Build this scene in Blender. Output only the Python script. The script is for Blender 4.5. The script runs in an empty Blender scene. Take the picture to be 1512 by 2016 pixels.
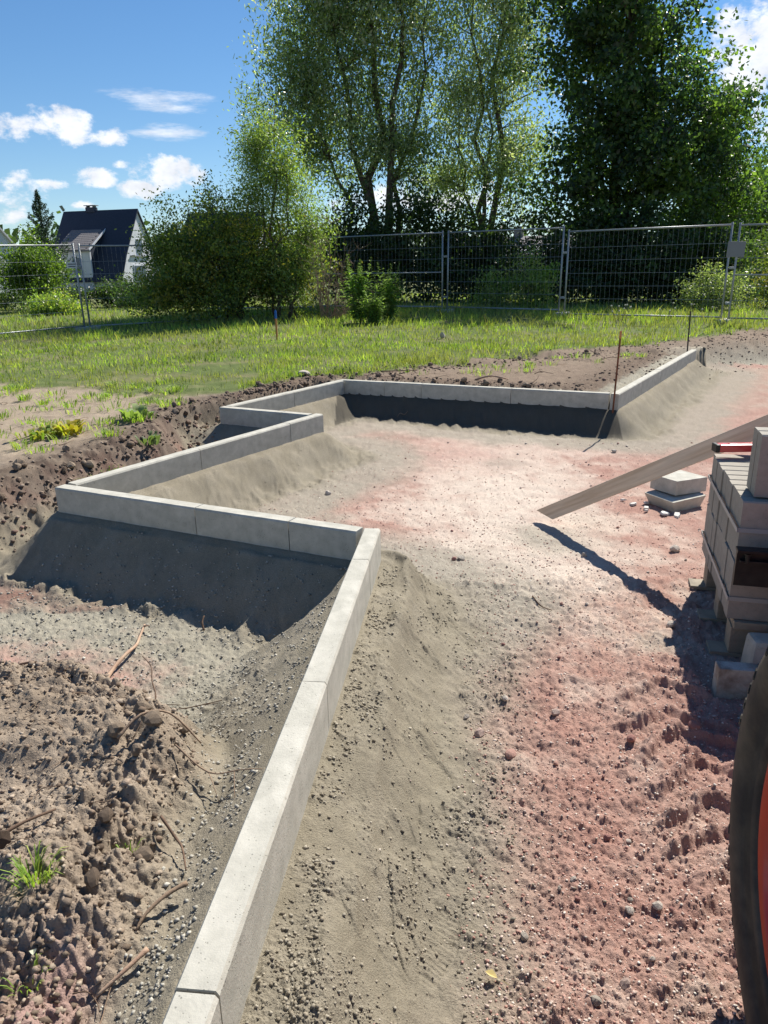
import bpy, bmesh, math, random
import numpy as np
from mathutils import Vector, Matrix
random.seed(7)
rng = np.random.default_rng(11)
R = math.radians
sc = bpy.context.scene
COL = sc.collection

# ------------------------------------------------------------------ camera
SUN_AZ, SUN_EL = 33.0, 47.5          # from +Y towards +X
cam_d = bpy.data.cameras.new("camera")
cam = bpy.data.objects.new("camera", cam_d); COL.objects.link(cam)
cam_d.sensor_fit = 'VERTICAL'; cam_d.sensor_height = 36.0; cam_d.lens = 26.0
cam_d.clip_start = 0.05; cam_d.clip_end = 3000
cam.matrix_world = (Matrix.Translation((0, 0, 1.157)) @ Matrix.Rotation(R(90 - 18.0), 4, 'X')
                    @ Matrix.Rotation(R(-1.1), 4, 'Z'))
sc.camera = cam
sc.view_settings.view_transform = 'Standard'
sc.view_settings.look = 'None'
sc.view_settings.exposure = 0.68
sc.view_settings.gamma = 1.0
sc.view_settings.use_curve_mapping = False
sc.cycles.max_bounces = 6
sc.cycles.transparent_max_bounces = 8
try:
    sc.cycles.use_denoising = True
except Exception:
    pass

# ------------------------------------------------------------------ sun
sd = bpy.data.lights.new("sun", 'SUN'); sun = bpy.data.objects.new("sun", sd); COL.objects.link(sun)
sd.energy = 5.0; sd.angle = R(0.5); sd.color = (1.0, 0.95, 0.86)
sv = Vector((math.sin(R(SUN_AZ)) * math.cos(R(SUN_EL)), math.cos(R(SUN_AZ)) * math.cos(R(SUN_EL)), math.sin(R(SUN_EL))))
sun.rotation_euler = sv.to_track_quat('Z', 'Y').to_euler()
sun.location = (8, 12, 30)

# ------------------------------------------------------------------ world: sky + clouds
world = bpy.data.worlds.new("World"); sc.world = world; world.use_nodes = True
nt = world.node_tree; nt.nodes.clear()
def N(t, **k):
    n = nt.nodes.new(t)
    for a, b in k.items(): setattr(n, a, b)
    return n
def M_(op, a, b=None, c=None, clamp=False):
    n = nt.nodes.new('ShaderNodeMath'); n.operation = op; n.use_clamp = clamp
    for i, v in enumerate((a, b, c)):
        if v is None: continue
        if isinstance(v, (int, float)): n.inputs[i].default_value = v
        else: nt.links.new(v, n.inputs[i])
    return n.outputs[0]
out = N('ShaderNodeOutputWorld'); bg = N('ShaderNodeBackground'); bg.inputs[1].default_value = 0.050
nt.links.new(bg.outputs[0], out.inputs[0])
sky = N('ShaderNodeTexSky', sky_type='NISHITA'); sky.sun_disc = False
sky.sun_elevation = R(SUN_EL); sky.sun_rotation = R(SUN_AZ)
sky.air_density = 1.0; sky.dust_density = 0.0; sky.ozone_density = 5.0
tc = N('ShaderNodeTexCoord'); sep = N('ShaderNodeSeparateXYZ'); nt.links.new(tc.outputs['Generated'], sep.inputs[0])
X, Y, Z = sep.outputs
az = M_('MULTIPLY', M_('ARCTAN2', X, Y), 57.2958)
el = M_('MULTIPLY', M_('ARCSINE', Z), 57.2958)
comb = N('ShaderNodeCombineXYZ'); nt.links.new(az, comb.inputs[0]); nt.links.new(el, comb.inputs[1])
def noise(scale, detail, rough, vec, sx=1, sy=1, off=0):
    mp = N('ShaderNodeMapping'); nt.links.new(vec, mp.inputs[0]); mp.inputs['Scale'].default_value = (sx, sy, 1); mp.inputs['Location'].default_value = (off, off * .7, off)
    n = N('ShaderNodeTexNoise'); n.inputs['Scale'].default_value = scale; n.inputs['Detail'].default_value = detail
    n.inputs['Roughness'].default_value = rough; nt.links.new(mp.outputs[0], n.inputs['Vector'])
    return n.outputs[0]
n1 = noise(0.42, 7, 0.62, comb.outputs[0], 1, 1.5, 3)
n2 = noise(0.18, 8, 0.65, comb.outputs[0], 1, 5.5, 9)
# az, el, half width, half height, weight, streaky
clouds = [(-24.6, 9.0, 2.6, .9, 1, 0), (-20.8, 9.2, 2.7, 1.15, 1, 0), (-18.3, 8.7, 1.5, .7, 1, 0),
          (-19.3, 6.35, 1.5, .75, .9, 0), (-17.6, 7.2, .9, .4, .6, 0), (-14.2, 6.6, 2.9, 1.2, 1, 0), (-16.3, 5.6, 1.6, .8, .9, 0),
          (-24.5, 5.6, 2.4, 1.5, .75, 0), (-22.2, 5.9, 1.3, .5, .6, 0), (-20.2, 4.6, .9, .35, .6, 0), (-25.5, 3.8, 2.0, .9, .6, 0),
          (-14.2, 11.0, 3.6, .7, 1, 1), (-12.4, 11.3, 2.0, .45, .9, 1), (-17.2, 11.3, 2.6, .5, .55, 1), (-14.4, 9.1, 2.8, .55, .9, 1),
          (24.5, 12.5, 3.2, 2.4, 1.1, 0), (26.5, 8.3, 3.2, 1.3, 1, 0), (27.5, 15.0, 4.0, 2.2, 1, 0), (22.5, 14.4, 1.2, .5, .5, 0),
          (33, 10, 5, 2.5, .9, 0), (-36, 11, 6, 2.2, .9, 0), (48, 14, 6, 3, .9, 0), (-55, 9, 7, 2.4, .9, 0), (75, 10, 8, 3, .9, 0),
          (110, 14, 8, 4, .9, 0), (-85, 13, 8, 3, .9, 0), (-125, 11, 9, 3.5, .9, 0), (160, 12, 9, 3.2, .9, 0), (3, 5, 7, 1.4, .7, 0)]
acc = {0: None, 1: None}
shade = None
for (a, e, wa, we, wt, st) in clouds:
    dx = M_('DIVIDE', M_('SUBTRACT', az, a), wa); dy = M_('DIVIDE', M_('SUBTRACT', el, e), we)
    v = M_('SUBTRACT', wt, M_('ADD', M_('MULTIPLY', dx, dx), M_('MULTIPLY', dy, dy)))
    v = M_('MAXIMUM', v, -1.5)
    acc[st] = v if acc[st] is None else M_('MAXIMUM', acc[st], v)
def dens(v, n, k, lo, hi):
    s = M_('ADD', v, M_('MULTIPLY', M_('SUBTRACT', n, .5), k))
    m = N('ShaderNodeMapRange', interpolation_type='SMOOTHSTEP'); nt.links.new(s, m.inputs[0])
    m.inputs[1].default_value = lo; m.inputs[2].default_value = hi
    return m.outputs[0]
d0 = dens(acc[0], n1, 4.6, .05, .95)
d1 = M_('MULTIPLY', dens(acc[1], n2, 4.2, .0, 1.5), .85)
dd = M_('MAXIMUM', d0, d1)
n3 = noise(0.55, 5, 0.6, comb.outputs[0], 1, 1.4, 3.35)
cb = M_('MULTIPLY_ADD', M_('SUBTRACT', n3, .45), 10.5, 12.5)
ccol = N('ShaderNodeCombineColor')
nt.links.new(M_('MULTIPLY', cb, .97), ccol.inputs[0]); nt.links.new(M_('MULTIPLY', cb, .99), ccol.inputs[1]); nt.links.new(M_('MULTIPLY', M_('ADD', cb, .6), 1.0), ccol.inputs[2])
mix = N('ShaderNodeMix', data_type='RGBA'); nt.links.new(M_('MULTIPLY', dd, .93), mix.inputs[0])
hsv = N('ShaderNodeHueSaturation'); hsv.inputs['Saturation'].default_value = 1.14; hsv.inputs['Value'].default_value = 1.45; nt.links.new(sky.outputs[0], hsv.inputs['Color'])
nt.links.new(hsv.outputs[0], mix.inputs[6]); nt.links.new(ccol.outputs[0], mix.inputs[7])
nt.links.new(mix.outputs[2], bg.inputs[0])

# ------------------------------------------------------------------ numpy noise
_perm = np.random.default_rng(3).permutation(65536).astype(np.int64)
def _h(ix, iy, s=0):
    return _perm[(_perm[(ix + s * 131) & 65535] + iy * 7 + 17) & 65535]
def _r(ix, iy, s=0):
    return _h(ix, iy, s) / 65535.0
def perlin(x, y, s=0):
    ix = np.floor(x).astype(np.int64); iy = np.floor(y).astype(np.int64)
    fx = x - ix; fy = y - iy
    u = fx * fx * fx * (fx * (fx * 6 - 15) + 10); v = fy * fy * fy * (fy * (fy * 6 - 15) + 10)
    def g(dx, dy):
        a = _r(ix + dx, iy + dy, s) * 2 * np.pi
        return np.cos(a) * (fx - dx) + np.sin(a) * (fy - dy)
    return ((g(0, 0) * (1 - u) + g(1, 0) * u) * (1 - v) + (g(0, 1) * (1 - u) + g(1, 1) * u) * v) * 1.4
def fbm(x, y, o=4, s=0, gain=.5):
    t = 0; a = 1; n = 0
    for i in range(o):
        t = t + a * perlin(x * 2 ** i + i * 17.3, y * 2 ** i - i * 9.1, s + i); n += a; a *= gain
    return t / n
def crumbs(x, y, cell, s=0, prob=.75):
    """angular grains and clods, one per cell: flat tilted tops with straight broken sides"""
    gx = x / cell; gy = y / cell
    ix = np.floor(gx).astype(np.int64); iy = np.floor(gy).astype(np.int64)
    best = np.zeros_like(x)
    for dx in (-1, 0, 1):
        for dy in (-1, 0, 1):
            jx = ix + dx; jy = iy + dy
            hA = _h(jx, jy, s); a = hA / 65535.; b = _perm[(hA + 7) & 65535] / 65535.; r = .22 + .36 * (_perm[(hA + 31) & 65535] / 65535.)
            an = _perm[(hA + 77) & 65535] * (2 * np.pi / 65535.)
            r = np.where(_perm[(hA + 99) & 65535] / 65535. < prob, r, -1)
            ux = gx - jx - a; uy = gy - jy - b; m = None
            for k in range(5):
                t = an + k * 1.2566 + .5 * np.sin(an * (k + 2)); q = (ux * np.cos(t) + uy * np.sin(t)) * (1 + .25 * np.cos(an * 3 + k))
                m = q if m is None else np.maximum(m, q)
            top = r * .62 + .45 * (ux * np.cos(an * 5) + uy * np.sin(an * 5))
            best = np.maximum(best, np.where(r > 0, np.minimum((r - m) * 2.0, top), 0))
    return best
def sst(a, b, x):
    t = np.clip((x - a) / (b - a), 0, 1); return t * t * (3 - 2 * t)
def seg_dist(x, y, pts):
    d = np.full(x.shape, 1e9)
    for (ax, ay), (bx, by) in zip(pts[:-1], pts[1:]):
        ux, uy = bx - ax, by - ay; L = ux * ux + uy * uy
        t = np.clip(((x - ax) * ux + (y - ay) * uy) / L, 0, 1)
        d = np.minimum(d, np.hypot(x - ax - t * ux, y - ay - t * uy))
    return d
def inside(x, y, poly):
    c = np.zeros(x.shape, bool); n = len(poly)
    for i in range(n):
        (ax, ay), (bx, by) = poly[i], poly[(i + 1) % n]
        if ay == by: continue
        k = ((ay > y) != (by > y)) & (x < (bx - ax) * (y - ay) / (by - ay) + ax)
        c ^= k
    return c

# ------------------------------------------------------------------ mesh helpers
def link(o, parent=None):
    COL.objects.link(o)
    if parent is not None: o.parent = parent
    return o
def np_mesh(name, V, F, mat, col=None, smooth=False, parent=None):
    me = bpy.data.meshes.new(name)
    V = np.asarray(V, np.float32); F = np.asarray(F, np.int32); k = F.shape[1]
    me.vertices.add(len(V)); me.vertices.foreach_set('co', V.ravel())
    me.loops.add(F.size); me.loops.foreach_set('vertex_index', F.ravel())
    me.polygons.add(len(F)); me.polygons.foreach_set('loop_start', np.arange(0, F.size, k, dtype=np.int32))
    me.polygons.foreach_set('loop_total', np.full(len(F), k, np.int32))
    if smooth: me.polygons.foreach_set('use_smooth', np.ones(len(F), bool))
    me.update(calc_edges=True)
    if col is not None:
        at = me.color_attributes.new('col', 'FLOAT_COLOR', 'POINT')
        c = np.ones((len(V), 4), np.float32); c[:, :3] = col; at.data.foreach_set('color', c.ravel())
    me.materials.append(mat)
    return link(bpy.data.objects.new(name, me), parent)
class MB:
    def __init__(s): s.v = []; s.f = []
    def add(s, vs, fs):
        n = len(s.v); s.v += [tuple(v) for v in vs]; s.f += [tuple(i + n for i in f) for f in fs]; return s
    def box(s, c, size, mat=None):
        x, y, z = [a / 2 for a in size]; vs = [Vector((i * x, j * y, k * z)) for k in (-1, 1) for j in (-1, 1) for i in (-1, 1)]
        M = mat or Matrix.Identity(3); c = Vector(c)
        s.add([c + M @ v for v in vs], [(0, 2, 3, 1), (4, 5, 7, 6), (0, 1, 5, 4), (2, 6, 7, 3), (0, 4, 6, 2), (1, 3, 7, 5)]); return s
    def tube(s, pts, rad, n=6, cap=True):
        pts = [Vector(p) for p in pts]
        if not hasattr(rad, '__len__'): rad = [rad] * len(pts)
        rings = []; up = Vector((.13, .31, .94))
        for i, p in enumerate(pts):
            d = (pts[min(i + 1, len(pts) - 1)] - pts[max(i - 1, 0)]).normalized()
            a = d.cross(up)
            if a.length < 1e-3: a = d.cross(Vector((1, 0, 0)))
            a.normalize(); b = d.cross(a)
            rings.append([p + (a * math.cos(2 * math.pi * k / n) + b * math.sin(2 * math.pi * k / n)) * rad[i] for k in range(n)])
        vs = [v for r in rings for v in r]; fs = []
        for i in range(len(rings) - 1):
            for k in range(n):
                fs.append((i * n + k, i * n + (k + 1) % n, (i + 1) * n + (k + 1) % n, (i + 1) * n + k))
        if cap: fs += [tuple(range(n))[::-1], tuple(range((len(rings) - 1) * n, len(rings) * n))]
        s.add(vs, fs); return s
    def build(s, name, mat, parent=None, smooth=False, bevel=0):
        me = bpy.data.meshes.new(name); me.from_pydata(s.v, [], s.f)
        if bevel:
            bm = bmesh.new(); bm.from_mesh(me)
            bmesh.ops.bevel(bm, geom=list(bm.edges), offset=bevel, segments=2, affect='EDGES', profile=.6)
            bm.to_mesh(me); bm.free()
        if smooth: me.polygons.foreach_set('use_smooth', [True] * len(me.polygons))
        me.materials.append(mat); me.update()
        return link(bpy.data.objects.new(name, me), parent)
def empty(name, loc=(0, 0, 0), rz=0):
    o = bpy.data.objects.new(name, None); o.location = loc; o.rotation_euler = (0, 0, rz); o.empty_display_size = .1
    return link(o)
def tag(o, label=None, cat=None, group=None, kind=None):
    for k, v in (('label', label), ('category', cat), ('group', group), ('kind', kind)):
        if v: o[k] = v
    return o

# ------------------------------------------------------------------ materials
def mat(name, color=(.5, .5, .5), rough=.8, metal=0, attr=False, noise_amt=0, noise_scale=10, bump=0, bump_scale=80, spec=.3,
        pits=0, translucent=0, color2=None, coat=0, wave=None):
    m = bpy.data.materials.new(name); m.use_nodes = True; t = m.node_tree; nd = t.nodes; b = nd['Principled BSDF']
    b.inputs['Roughness'].default_value = rough; b.inputs['Metallic'].default_value = metal
    b.inputs['Specular IOR Level'].default_value = spec
    if coat: b.inputs['Coat Weight'].default_value = coat
    tc = nd.new('ShaderNodeTexCoord')
    def nz(scale, detail=6, rough_=.6):
        n = nd.new('ShaderNodeTexNoise'); n.inputs['Scale'].default_value = scale; n.inputs['Detail'].default_value = detail
        n.inputs['Roughness'].default_value = rough_; t.links.new(tc.outputs['Object'], n.inputs['Vector']); return n
    if attr:
        a = nd.new('ShaderNodeAttribute'); a.attribute_name = 'col'; src = a.outputs['Color']
    else:
        rgb = nd.new('ShaderNodeRGB'); rgb.outputs[0].default_value = (*color, 1); src = rgb.outputs[0]
    if color2 is not None:
        n = nz(noise_scale); cr = nd.new('ShaderNodeValToRGB'); cr.color_ramp.elements[0].position = .38; cr.color_ramp.elements[1].position = .62
        t.links.new(n.outputs[0], cr.inputs[0]); mx = nd.new('ShaderNodeMix'); mx.data_type = 'RGBA'
        t.links.new(cr.outputs[0], mx.inputs[0]); t.links.new(src, mx.inputs[6]); mx.inputs[7].default_value = (*color2, 1); src = mx.outputs[2]
    if noise_amt:
        n = nz(noise_scale * 2.3, 8, .7); mr = nd.new('ShaderNodeMapRange'); t.links.new(n.outputs[0], mr.inputs[0])
        mr.inputs[1].default_value = .25; mr.inputs[2].default_value = .75; mr.inputs[3].default_value = 1 - noise_amt; mr.inputs[4].default_value = 1 + noise_amt
        vm = nd.new('ShaderNodeVectorMath'); vm.operation = 'SCALE'; t.links.new(src, vm.inputs[0]); t.links.new(mr.outputs[0], vm.inputs['Scale']); src = vm.outputs[0]
    h = None
    if pits:
        v = nd.new('ShaderNodeTexVoronoi'); v.inputs['Scale'].default_value = 120; t.links.new(tc.outputs['Object'], v.inputs['Vector'])
        n = nz(28, 3); ad = nd.new('ShaderNodeMath'); ad.operation = 'ADD'; t.links.new(v.outputs['Distance'], ad.inputs[0]); t.links.new(n.outputs[0], ad.inputs[1])
        mr = nd.new('ShaderNodeMapRange'); mr.inputs[1].default_value = .56; mr.inputs[2].default_value = .66; t.links.new(ad.outputs[0], mr.inputs[0])
        mr.inputs[3].default_value = 1 - pits; mr.inputs[4].default_value = 1
        vm = nd.new('ShaderNodeVectorMath'); vm.operation = 'SCALE'; t.links.new(src, vm.inputs[0]); t.links.new(mr.outputs[0], vm.inputs['Scale']); src = vm.outputs[0]
        h = mr.outputs[0]
    t.links.new(src, b.inputs['Base Color'])
    if bump:
        bp = nd.new('ShaderNodeBump'); bp.inputs['Distance'].default_value = bump; bp.inputs['Strength'].default_value = 1
        n = nz(bump_scale, 5, .65)
        if h is not None:
            ad = nd.new('ShaderNodeMath'); ad.operation = 'ADD'; t.links.new(n.outputs[0], ad.inputs[0]); t.links.new(h, ad.inputs[1]); t.links.new(ad.outputs[0], bp.inputs['Height'])
        else: t.links.new(n.outputs[0], bp.inputs['Height'])
        t.links.new(bp.outputs[0], b.inputs['Normal'])
    if translucent:
        tr = nd.new('ShaderNodeBsdfTranslucent'); mx = nd.new('ShaderNodeMixShader'); mx.inputs[0].default_value = translucent
        hs = nd.new('ShaderNodeVectorMath'); hs.operation = 'MULTIPLY'; hs.inputs[1].default_value = (1.35, 1.5, .5); t.links.new(src, hs.inputs[0])
        t.links.new(hs.outputs[0], tr.inputs[0]); t.links.new(b.outputs[0], mx.inputs[1]); t.links.new(tr.outputs[0], mx.inputs[2])
        t.links.new(mx.outputs[0], nd['Material Output'].inputs[0])
    return m
m_ground = mat('ground_earth', attr=True, rough=.95, spec=.1, noise_amt=.24, noise_scale=70, bump=.006, bump_scale=210)
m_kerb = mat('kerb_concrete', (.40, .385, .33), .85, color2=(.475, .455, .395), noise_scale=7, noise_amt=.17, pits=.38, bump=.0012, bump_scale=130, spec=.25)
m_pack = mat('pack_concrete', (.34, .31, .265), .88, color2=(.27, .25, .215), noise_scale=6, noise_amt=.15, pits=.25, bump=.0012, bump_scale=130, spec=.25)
m_dirty = mat('dirty_concrete', (.46, .43, .37), .9, color2=(.17, .12, .085), noise_scale=9, noise_amt=.2, pits=.3, bump=.002, bump_scale=90)
m_stone = mat('loose_stone', attr=True, rough=.92, noise_amt=.15, noise_scale=60, bump=.003, bump_scale=90, spec=.2)
m_leaf = mat('leaf', attr=True, rough=.42, spec=.55, translucent=.52)
m_grass = mat('grass_blade', attr=True, rough=.6, spec=.35, translucent=.45)
m_needle = mat('needles', attr=True, rough=.7, spec=.3, translucent=.15)
m_bark = mat('bark', (.075, .06, .045), .95, color2=(.12, .10, .08), noise_scale=12, noise_amt=.3, bump=.02, bump_scale=30)
m_twig = mat('dry_wood', (.30, .21, .14), .9, color2=(.20, .14, .10), noise_scale=25, noise_amt=.25, bump=.002, bump_scale=120)
m_root = mat('dark_root', (.10, .065, .045), .95, color2=(.17, .11, .075), noise_scale=25, noise_amt=.25)
m_pale = mat('peeled_wood', (.46, .33, .23), .85, color2=(.36, .23, .16), noise_scale=18, noise_amt=.2, bump=.002, bump_scale=90)
m_galv = mat('galvanised_steel', (.33, .35, .36), .5, .5, noise_amt=.15, noise_scale=12)
m_rust = mat('rusty_bar', (.15, .06, .035), .8, .3, color2=(.24, .09, .045), noise_scale=30, noise_amt=.2)
m_darkbar = mat('dark_bar', (.05, .045, .04), .8, .3, noise_amt=.2, noise_scale=20)
m_plank = mat('weathered_plank', (.56, .43, .31), .75, color2=(.66, .55, .43), noise_scale=5, noise_amt=.18, bump=.001, bump_scale=60)
_t = m_plank.node_tree; _tc = [n for n in _t.nodes if n.type == 'TEX_COORD'][0]
for _n in [n for n in _t.nodes if n.type == 'TEX_NOISE']:
    _mp = _t.nodes.new('ShaderNodeMapping'); _mp.inputs['Scale'].default_value = (.35, 5, 5); _t.links.new(_tc.outputs['Object'], _mp.inputs[0]); _t.links.new(_mp.outputs[0], _n.inputs['Vector'])
m_pallet = mat('pallet_wood', (.33, .28, .21), .85, color2=(.25, .22, .17), noise_scale=9, noise_amt=.2, bump=.002, bump_scale=60)
m_batten = mat('new_batten', (.58, .47, .28), .7, noise_amt=.12, noise_scale=12)
m_strap = mat('plastic_strap', (.34, .34, .32), .45, spec=.4)
m_red = mat('red_level', (.50, .02, .03), .3, spec=.6, coat=.4)
m_cap = mat('black_cap', (.02, .02, .02), .5)
m_rubber = mat('tyre_rubber', (.022, .022, .023), .66, color2=(.075, .064, .05), noise_scale=9, noise_amt=.35, bump=.001, bump_scale=60, spec=.35)
m_rim = mat('red_orange_rim', (.55, .028, .008), .35, spec=.5, coat=.3, noise_amt=.12, noise_scale=9)
m_black = mat('black_steel', (.016, .016, .018), .5, .4, color2=(.03, .028, .026), noise_scale=10, noise_amt=.3, bump=.001, bump_scale=50)
m_white = mat('white_render', (.62, .63, .66), .85, noise_amt=.05, noise_scale=2)
m_roof = mat('dark_roof', (.03, .038, .06), .75, noise_amt=.3, noise_scale=3)
m_tile = mat('brown_tile', (.20, .185, .185), .8, noise_amt=.2, noise_scale=4)
m_grey = mat('grey_plastic', (.22, .23, .24), .6)
m_glass = mat('window_dark', (.10, .13, .17), .12, spec=.8)
m_solar = mat('pale_roof_sheet', (.55, .54, .56), .6, noise_amt=.08, noise_scale=2)
m_panel = mat('solar_panel', (.36, .36, .41), .3, spec=.5)
m_sign = mat('sign_white', (.75, .75, .75), .5)
m_ink = mat('sign_ink', (.05, .05, .06), .6)
m_orange = mat('orange_wood', (.50, .22, .08), .8, noise_amt=.2, noise_scale=20)
m_blue = mat('blue_paint', (.02, .12, .42), .6)
m_yleaf = mat('yellow_leaf', (.62, .50, .22), .7, translucent=.2)
m_chip = mat('pale_chip', (.60, .58, .53), .85, noise_amt=.1, noise_scale=30)
m_brush = mat('white_petal', (.42, .42, .32), .8)

# ------------------------------------------------------------------ layout of the kerb (z = 0 is its top)
PN, P1, PA, PC, PD, PE, PG, PH = (-.62, -1.5), (-.063, 3.28), (-1.877, 4.17), (-.565, 6.30), (-1.45, 6.78), (-.43, 8.46), (2.262, 7.13), (4.55, 10.93)
KERB = [PN, P1, PA, PC, PD, PE, PG, PH]
PATH = KERB + [(5.1, 11.5), (12, 12.2), (40, 12), (40, -20), (-.62, -20)]
LOW = [(-.62, -20), (-.62, .97), (-.60, 1.12), (-.56, 1.23), (-.55, 1.42), (-.62, 1.63), (-.56, 1.84), (-.64, 2.1), (-1.09, 2.42), (-1.45, 2.40), (-2.4, 2.3), (-5, 1.8),
       (-5.6, 3.4), (-3.4, 4.0), (-2.45, 4.22), (-2.25, 4.6), (-1.95, 5.25), (-1.72, 5.9), (-1.86, 6.6), (-1.75, 7.0), (-1.3, 7.6), (-.75, 8.6), (-.45, 8.72), (.2, 8.38), (2.15, 7.42), (4.3, 11.0),
       (4.75, 11.65), (6.0, 12.1), (12, 13.2), (40, 13), (40, -20)]
GRASS = [(-60, 6), (-9, 9.2), (-4.57, 8.94), (-3.15, 8.37), (-2.41, 7.35), (-2.2, 7.6), (-1.31, 8.2), (-.91, 8.9), (-.3, 9.0), (.82, 10.07), (1.85, 10.94), (2.9, 11.6), (4.3, 11.9), (5.4, 12.9),
         (7.3, 14.3), (12, 15), (60, 15), (400, 15), (400, 900), (-400, 900), (-400, 6)]

def terrain(x, y, fine=True):
    """height and colour of the ground at x, y (numpy arrays)"""
    pin = inside(x, y, PATH)
    dk = np.maximum(seg_dist(x, y, KERB) - .04, 0)
    dlow = seg_dist(x, y, LOW + [LOW[0]]) * np.where(inside(x, y, LOW), -1, 1)
    wob = fbm(x * 1.7, y * 1.7, 4, 40)
    dlo = dlow + .10 * wob * sst(.25, .6, dk)
    din = inside(x, y, GRASS)
    dgr = seg_dist(x, y, GRASS[:15]) * np.where(din, 1, -1) + .60 * fbm(x * 1.1, y * 1.1, 4, 50) + .2 * fbm(x * 5, y * 5, 3, 55)
    # plateau level
    r = np.hypot(x, y)
    field = -.06 + .14 * np.exp(-((x - .5) / 6) ** 2) * sst(9, 19, y) + .03 * sst(4, 9, y) - .05 * sst(-3, -9, x)
    field = field + .05 * fbm(x * .25, y * .25, 3, 60) * sst(9, 16, r) + .02 * sst(40, 200, r) * 20
    near_soil = sst(3.2, 2.2, y) * (x < -.3)
    plateau = field * (1 - near_soil) + (-.13 + .05 * fbm(x * 2.2, y * 2.2, 3, 61)) * near_soil
    plateau = plateau + .03 * sst(.9, .0, np.abs(dlow)) * (y > 4.4)
    # excavation floor
    g = -.40 + .012 * np.maximum(y - 5, 0) + .012 * fbm(x * .9, y * .9, 3, 70)
    g = np.where(pin, g, g - .02 - .06 * sst(4.4, 3.9, y) * .45)
    # bedding haunch along the kerb
    wv = .06 * fbm(x * 1.6, y * 1.6, 3, 75)
    bump_d = dk + wv
    slope = np.where(pin, .88, np.where((y < 4.6) & (y > 2.9 + .0 * x), .95, .62))
    hau = -.150 - slope * np.maximum(bump_d - .055, 0) - .02 * sst(0, .05, dk)
    nearR = pin & (y < 3.5) & (x > -.5)
    hau = np.where(nearR, -.168 - .20 * np.minimum(np.maximum(dk - .02, 0), .09) - .85 * np.maximum(dk + .9 * wv - .105, 0), hau)
    crest = .10 + .05 * fbm(x * 2.4 + 5, y * 2.4, 3, 76)
    hau = np.where(nearR, hau + .030 * np.exp(-((dk - crest - .05) / .035) ** 2) * (.6 + .8 * sst(-.2, .3, fbm(x * 1.9, y * 1.9, 2, 77))), hau)
    k = .05
    hh = np.clip(.5 + .5 * (hau - g) / k, 0, 1); low = g + (hau - g) * hh + k * hh * (1 - hh)
    wid = np.where(pin, .5, np.where((y > 7) , .16, .30))
    wid = np.where(near_soil > .5, .22, wid); wid = np.where(x > 4.2, 1.1, wid); wid = np.where((y > 3.6) & (y < 6) & (x < -1.6), .30 + .3 * sst(-1.7, -2.3, x), wid)
    s = sst(-wid * .5, wid * .5, dlo)
    # behind the far run the soil comes close to the kerb top
    z = low * (1 - s) + plateau * s
    beh = (~pin) & (y > 6.9) & (x > -.6)
    z = np.where(beh & (dk < .5), np.maximum(z, -.075 + .06 * sst(.0, .4, dk)), z)
    # masks
    sandw = sst(.52, .36, dk + .16 * fbm(x * 2.3, y * 2.3, 4, 80)) * (1 - s)
    sandw = np.where(nearR, sst(.60, .26, dk * .9 + .16 * fbm(x * 2.3, y * 2.3, 4, 80)), sandw)
    sandw = np.where(beh, 0, sandw)
    soilw = s * (1 - sst(-.08, .12, dgr))
    grassw = sst(-.08, .12, dgr) * s
    gravw = np.clip((1 - s) - sandw, 0, 1)
    greyw = np.zeros_like(x)
    greyw = np.where((~pin) & (y < 3.4), sst(.12, .3, dk) , 0) * (1 - s)
    if fine:
        e = sst(9, 3, r)                                  # fine relief only where it shows
        c1 = crumbs(x, y, .012, 1, .8); c2 = crumbs(x, y, .024, 2, .55); c3 = crumbs(x, y, .055, 3, .35); c4 = crumbs(x, y, .12, 4, .45)
        c5 = crumbs(x, y, .24, 5, .5)
        n20 = fbm(x * 7, y * 7, 4, 20); n21 = fbm(x * 24, y * 24, 3, 21); n22 = fbm(x * 3, y * 3, 4, 22)
        rid = 1 - np.abs(fbm(x * 4.2 + .5 * n22, y * 4.2, 3, 23)) * 2
        c0 = crumbs(x, y, .007, 6, .8)
        uu = x * .97 + y * .24; vv = y * .97 - x * .24
        st1 = fbm(uu * 7 + .6 * n22, vv * 2.0, 4, 30); st2 = fbm(uu * 13 + .6 * n22, vv * 4.0, 4, 31)
        clump = sst(-.06, .16, n20 + .6 * n22 + .25 * n21)             # where sand is crumbly instead of trowelled
        clump = np.maximum(clump, .8 * sst(-.05, .12, fbm(x * 11, y * 5, 3, 49)) * sst(.1, .2, dk)); clump = np.maximum(clump, nearR * sst(.15, .10, dk + .03 * n20) * sst(-.35, .1, n20 + n22)) * (1 - .75 * nearR * sst(.13, .18, dk) * sst(.42, .30, dk) * sst(-.25, .1, fbm(x * 2.2, y * 2.2, 3, 78)))
        # sand: trowelled slabs with torn edges, crumbs between them
        zs = .008 * n20 + .0022 * n21 + .0018 * perlin(x * 90, y * 90, 51) * clump + clump * (.008 * c1 * e + .006 * c0 * e + .017 * c2 * sst(-.05, .2, n20) + .02 * c3 * sst(.15, .3, n20))
        zs = zs + (.010 * sst(-.04, .03, st1) + .006 * sst(-.05, .03, st2)) * sst(.04, .2, dk) * sst(-.4, .2, n22)
        zs = zs + .022 * (np.abs(fbm(x * 3.4, y * 3.4, 4, 33)) - .1) * sst(.08, .3, dk)
        zs = zs * np.where(pin, 1, .35 + .65 * sst(.24, .40, dk))
        zs = zs + .035 * np.maximum(np.sin((x * .88 - y * .47) * 31 + 9 * n22 + 4 * n20) + .6 * n20, 0) * sst(.30, .40, dk) * sst(.56, .44, dk) * (~pin) * (y < 4.6) * sst(.0, .5, y - 2.9)
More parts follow.
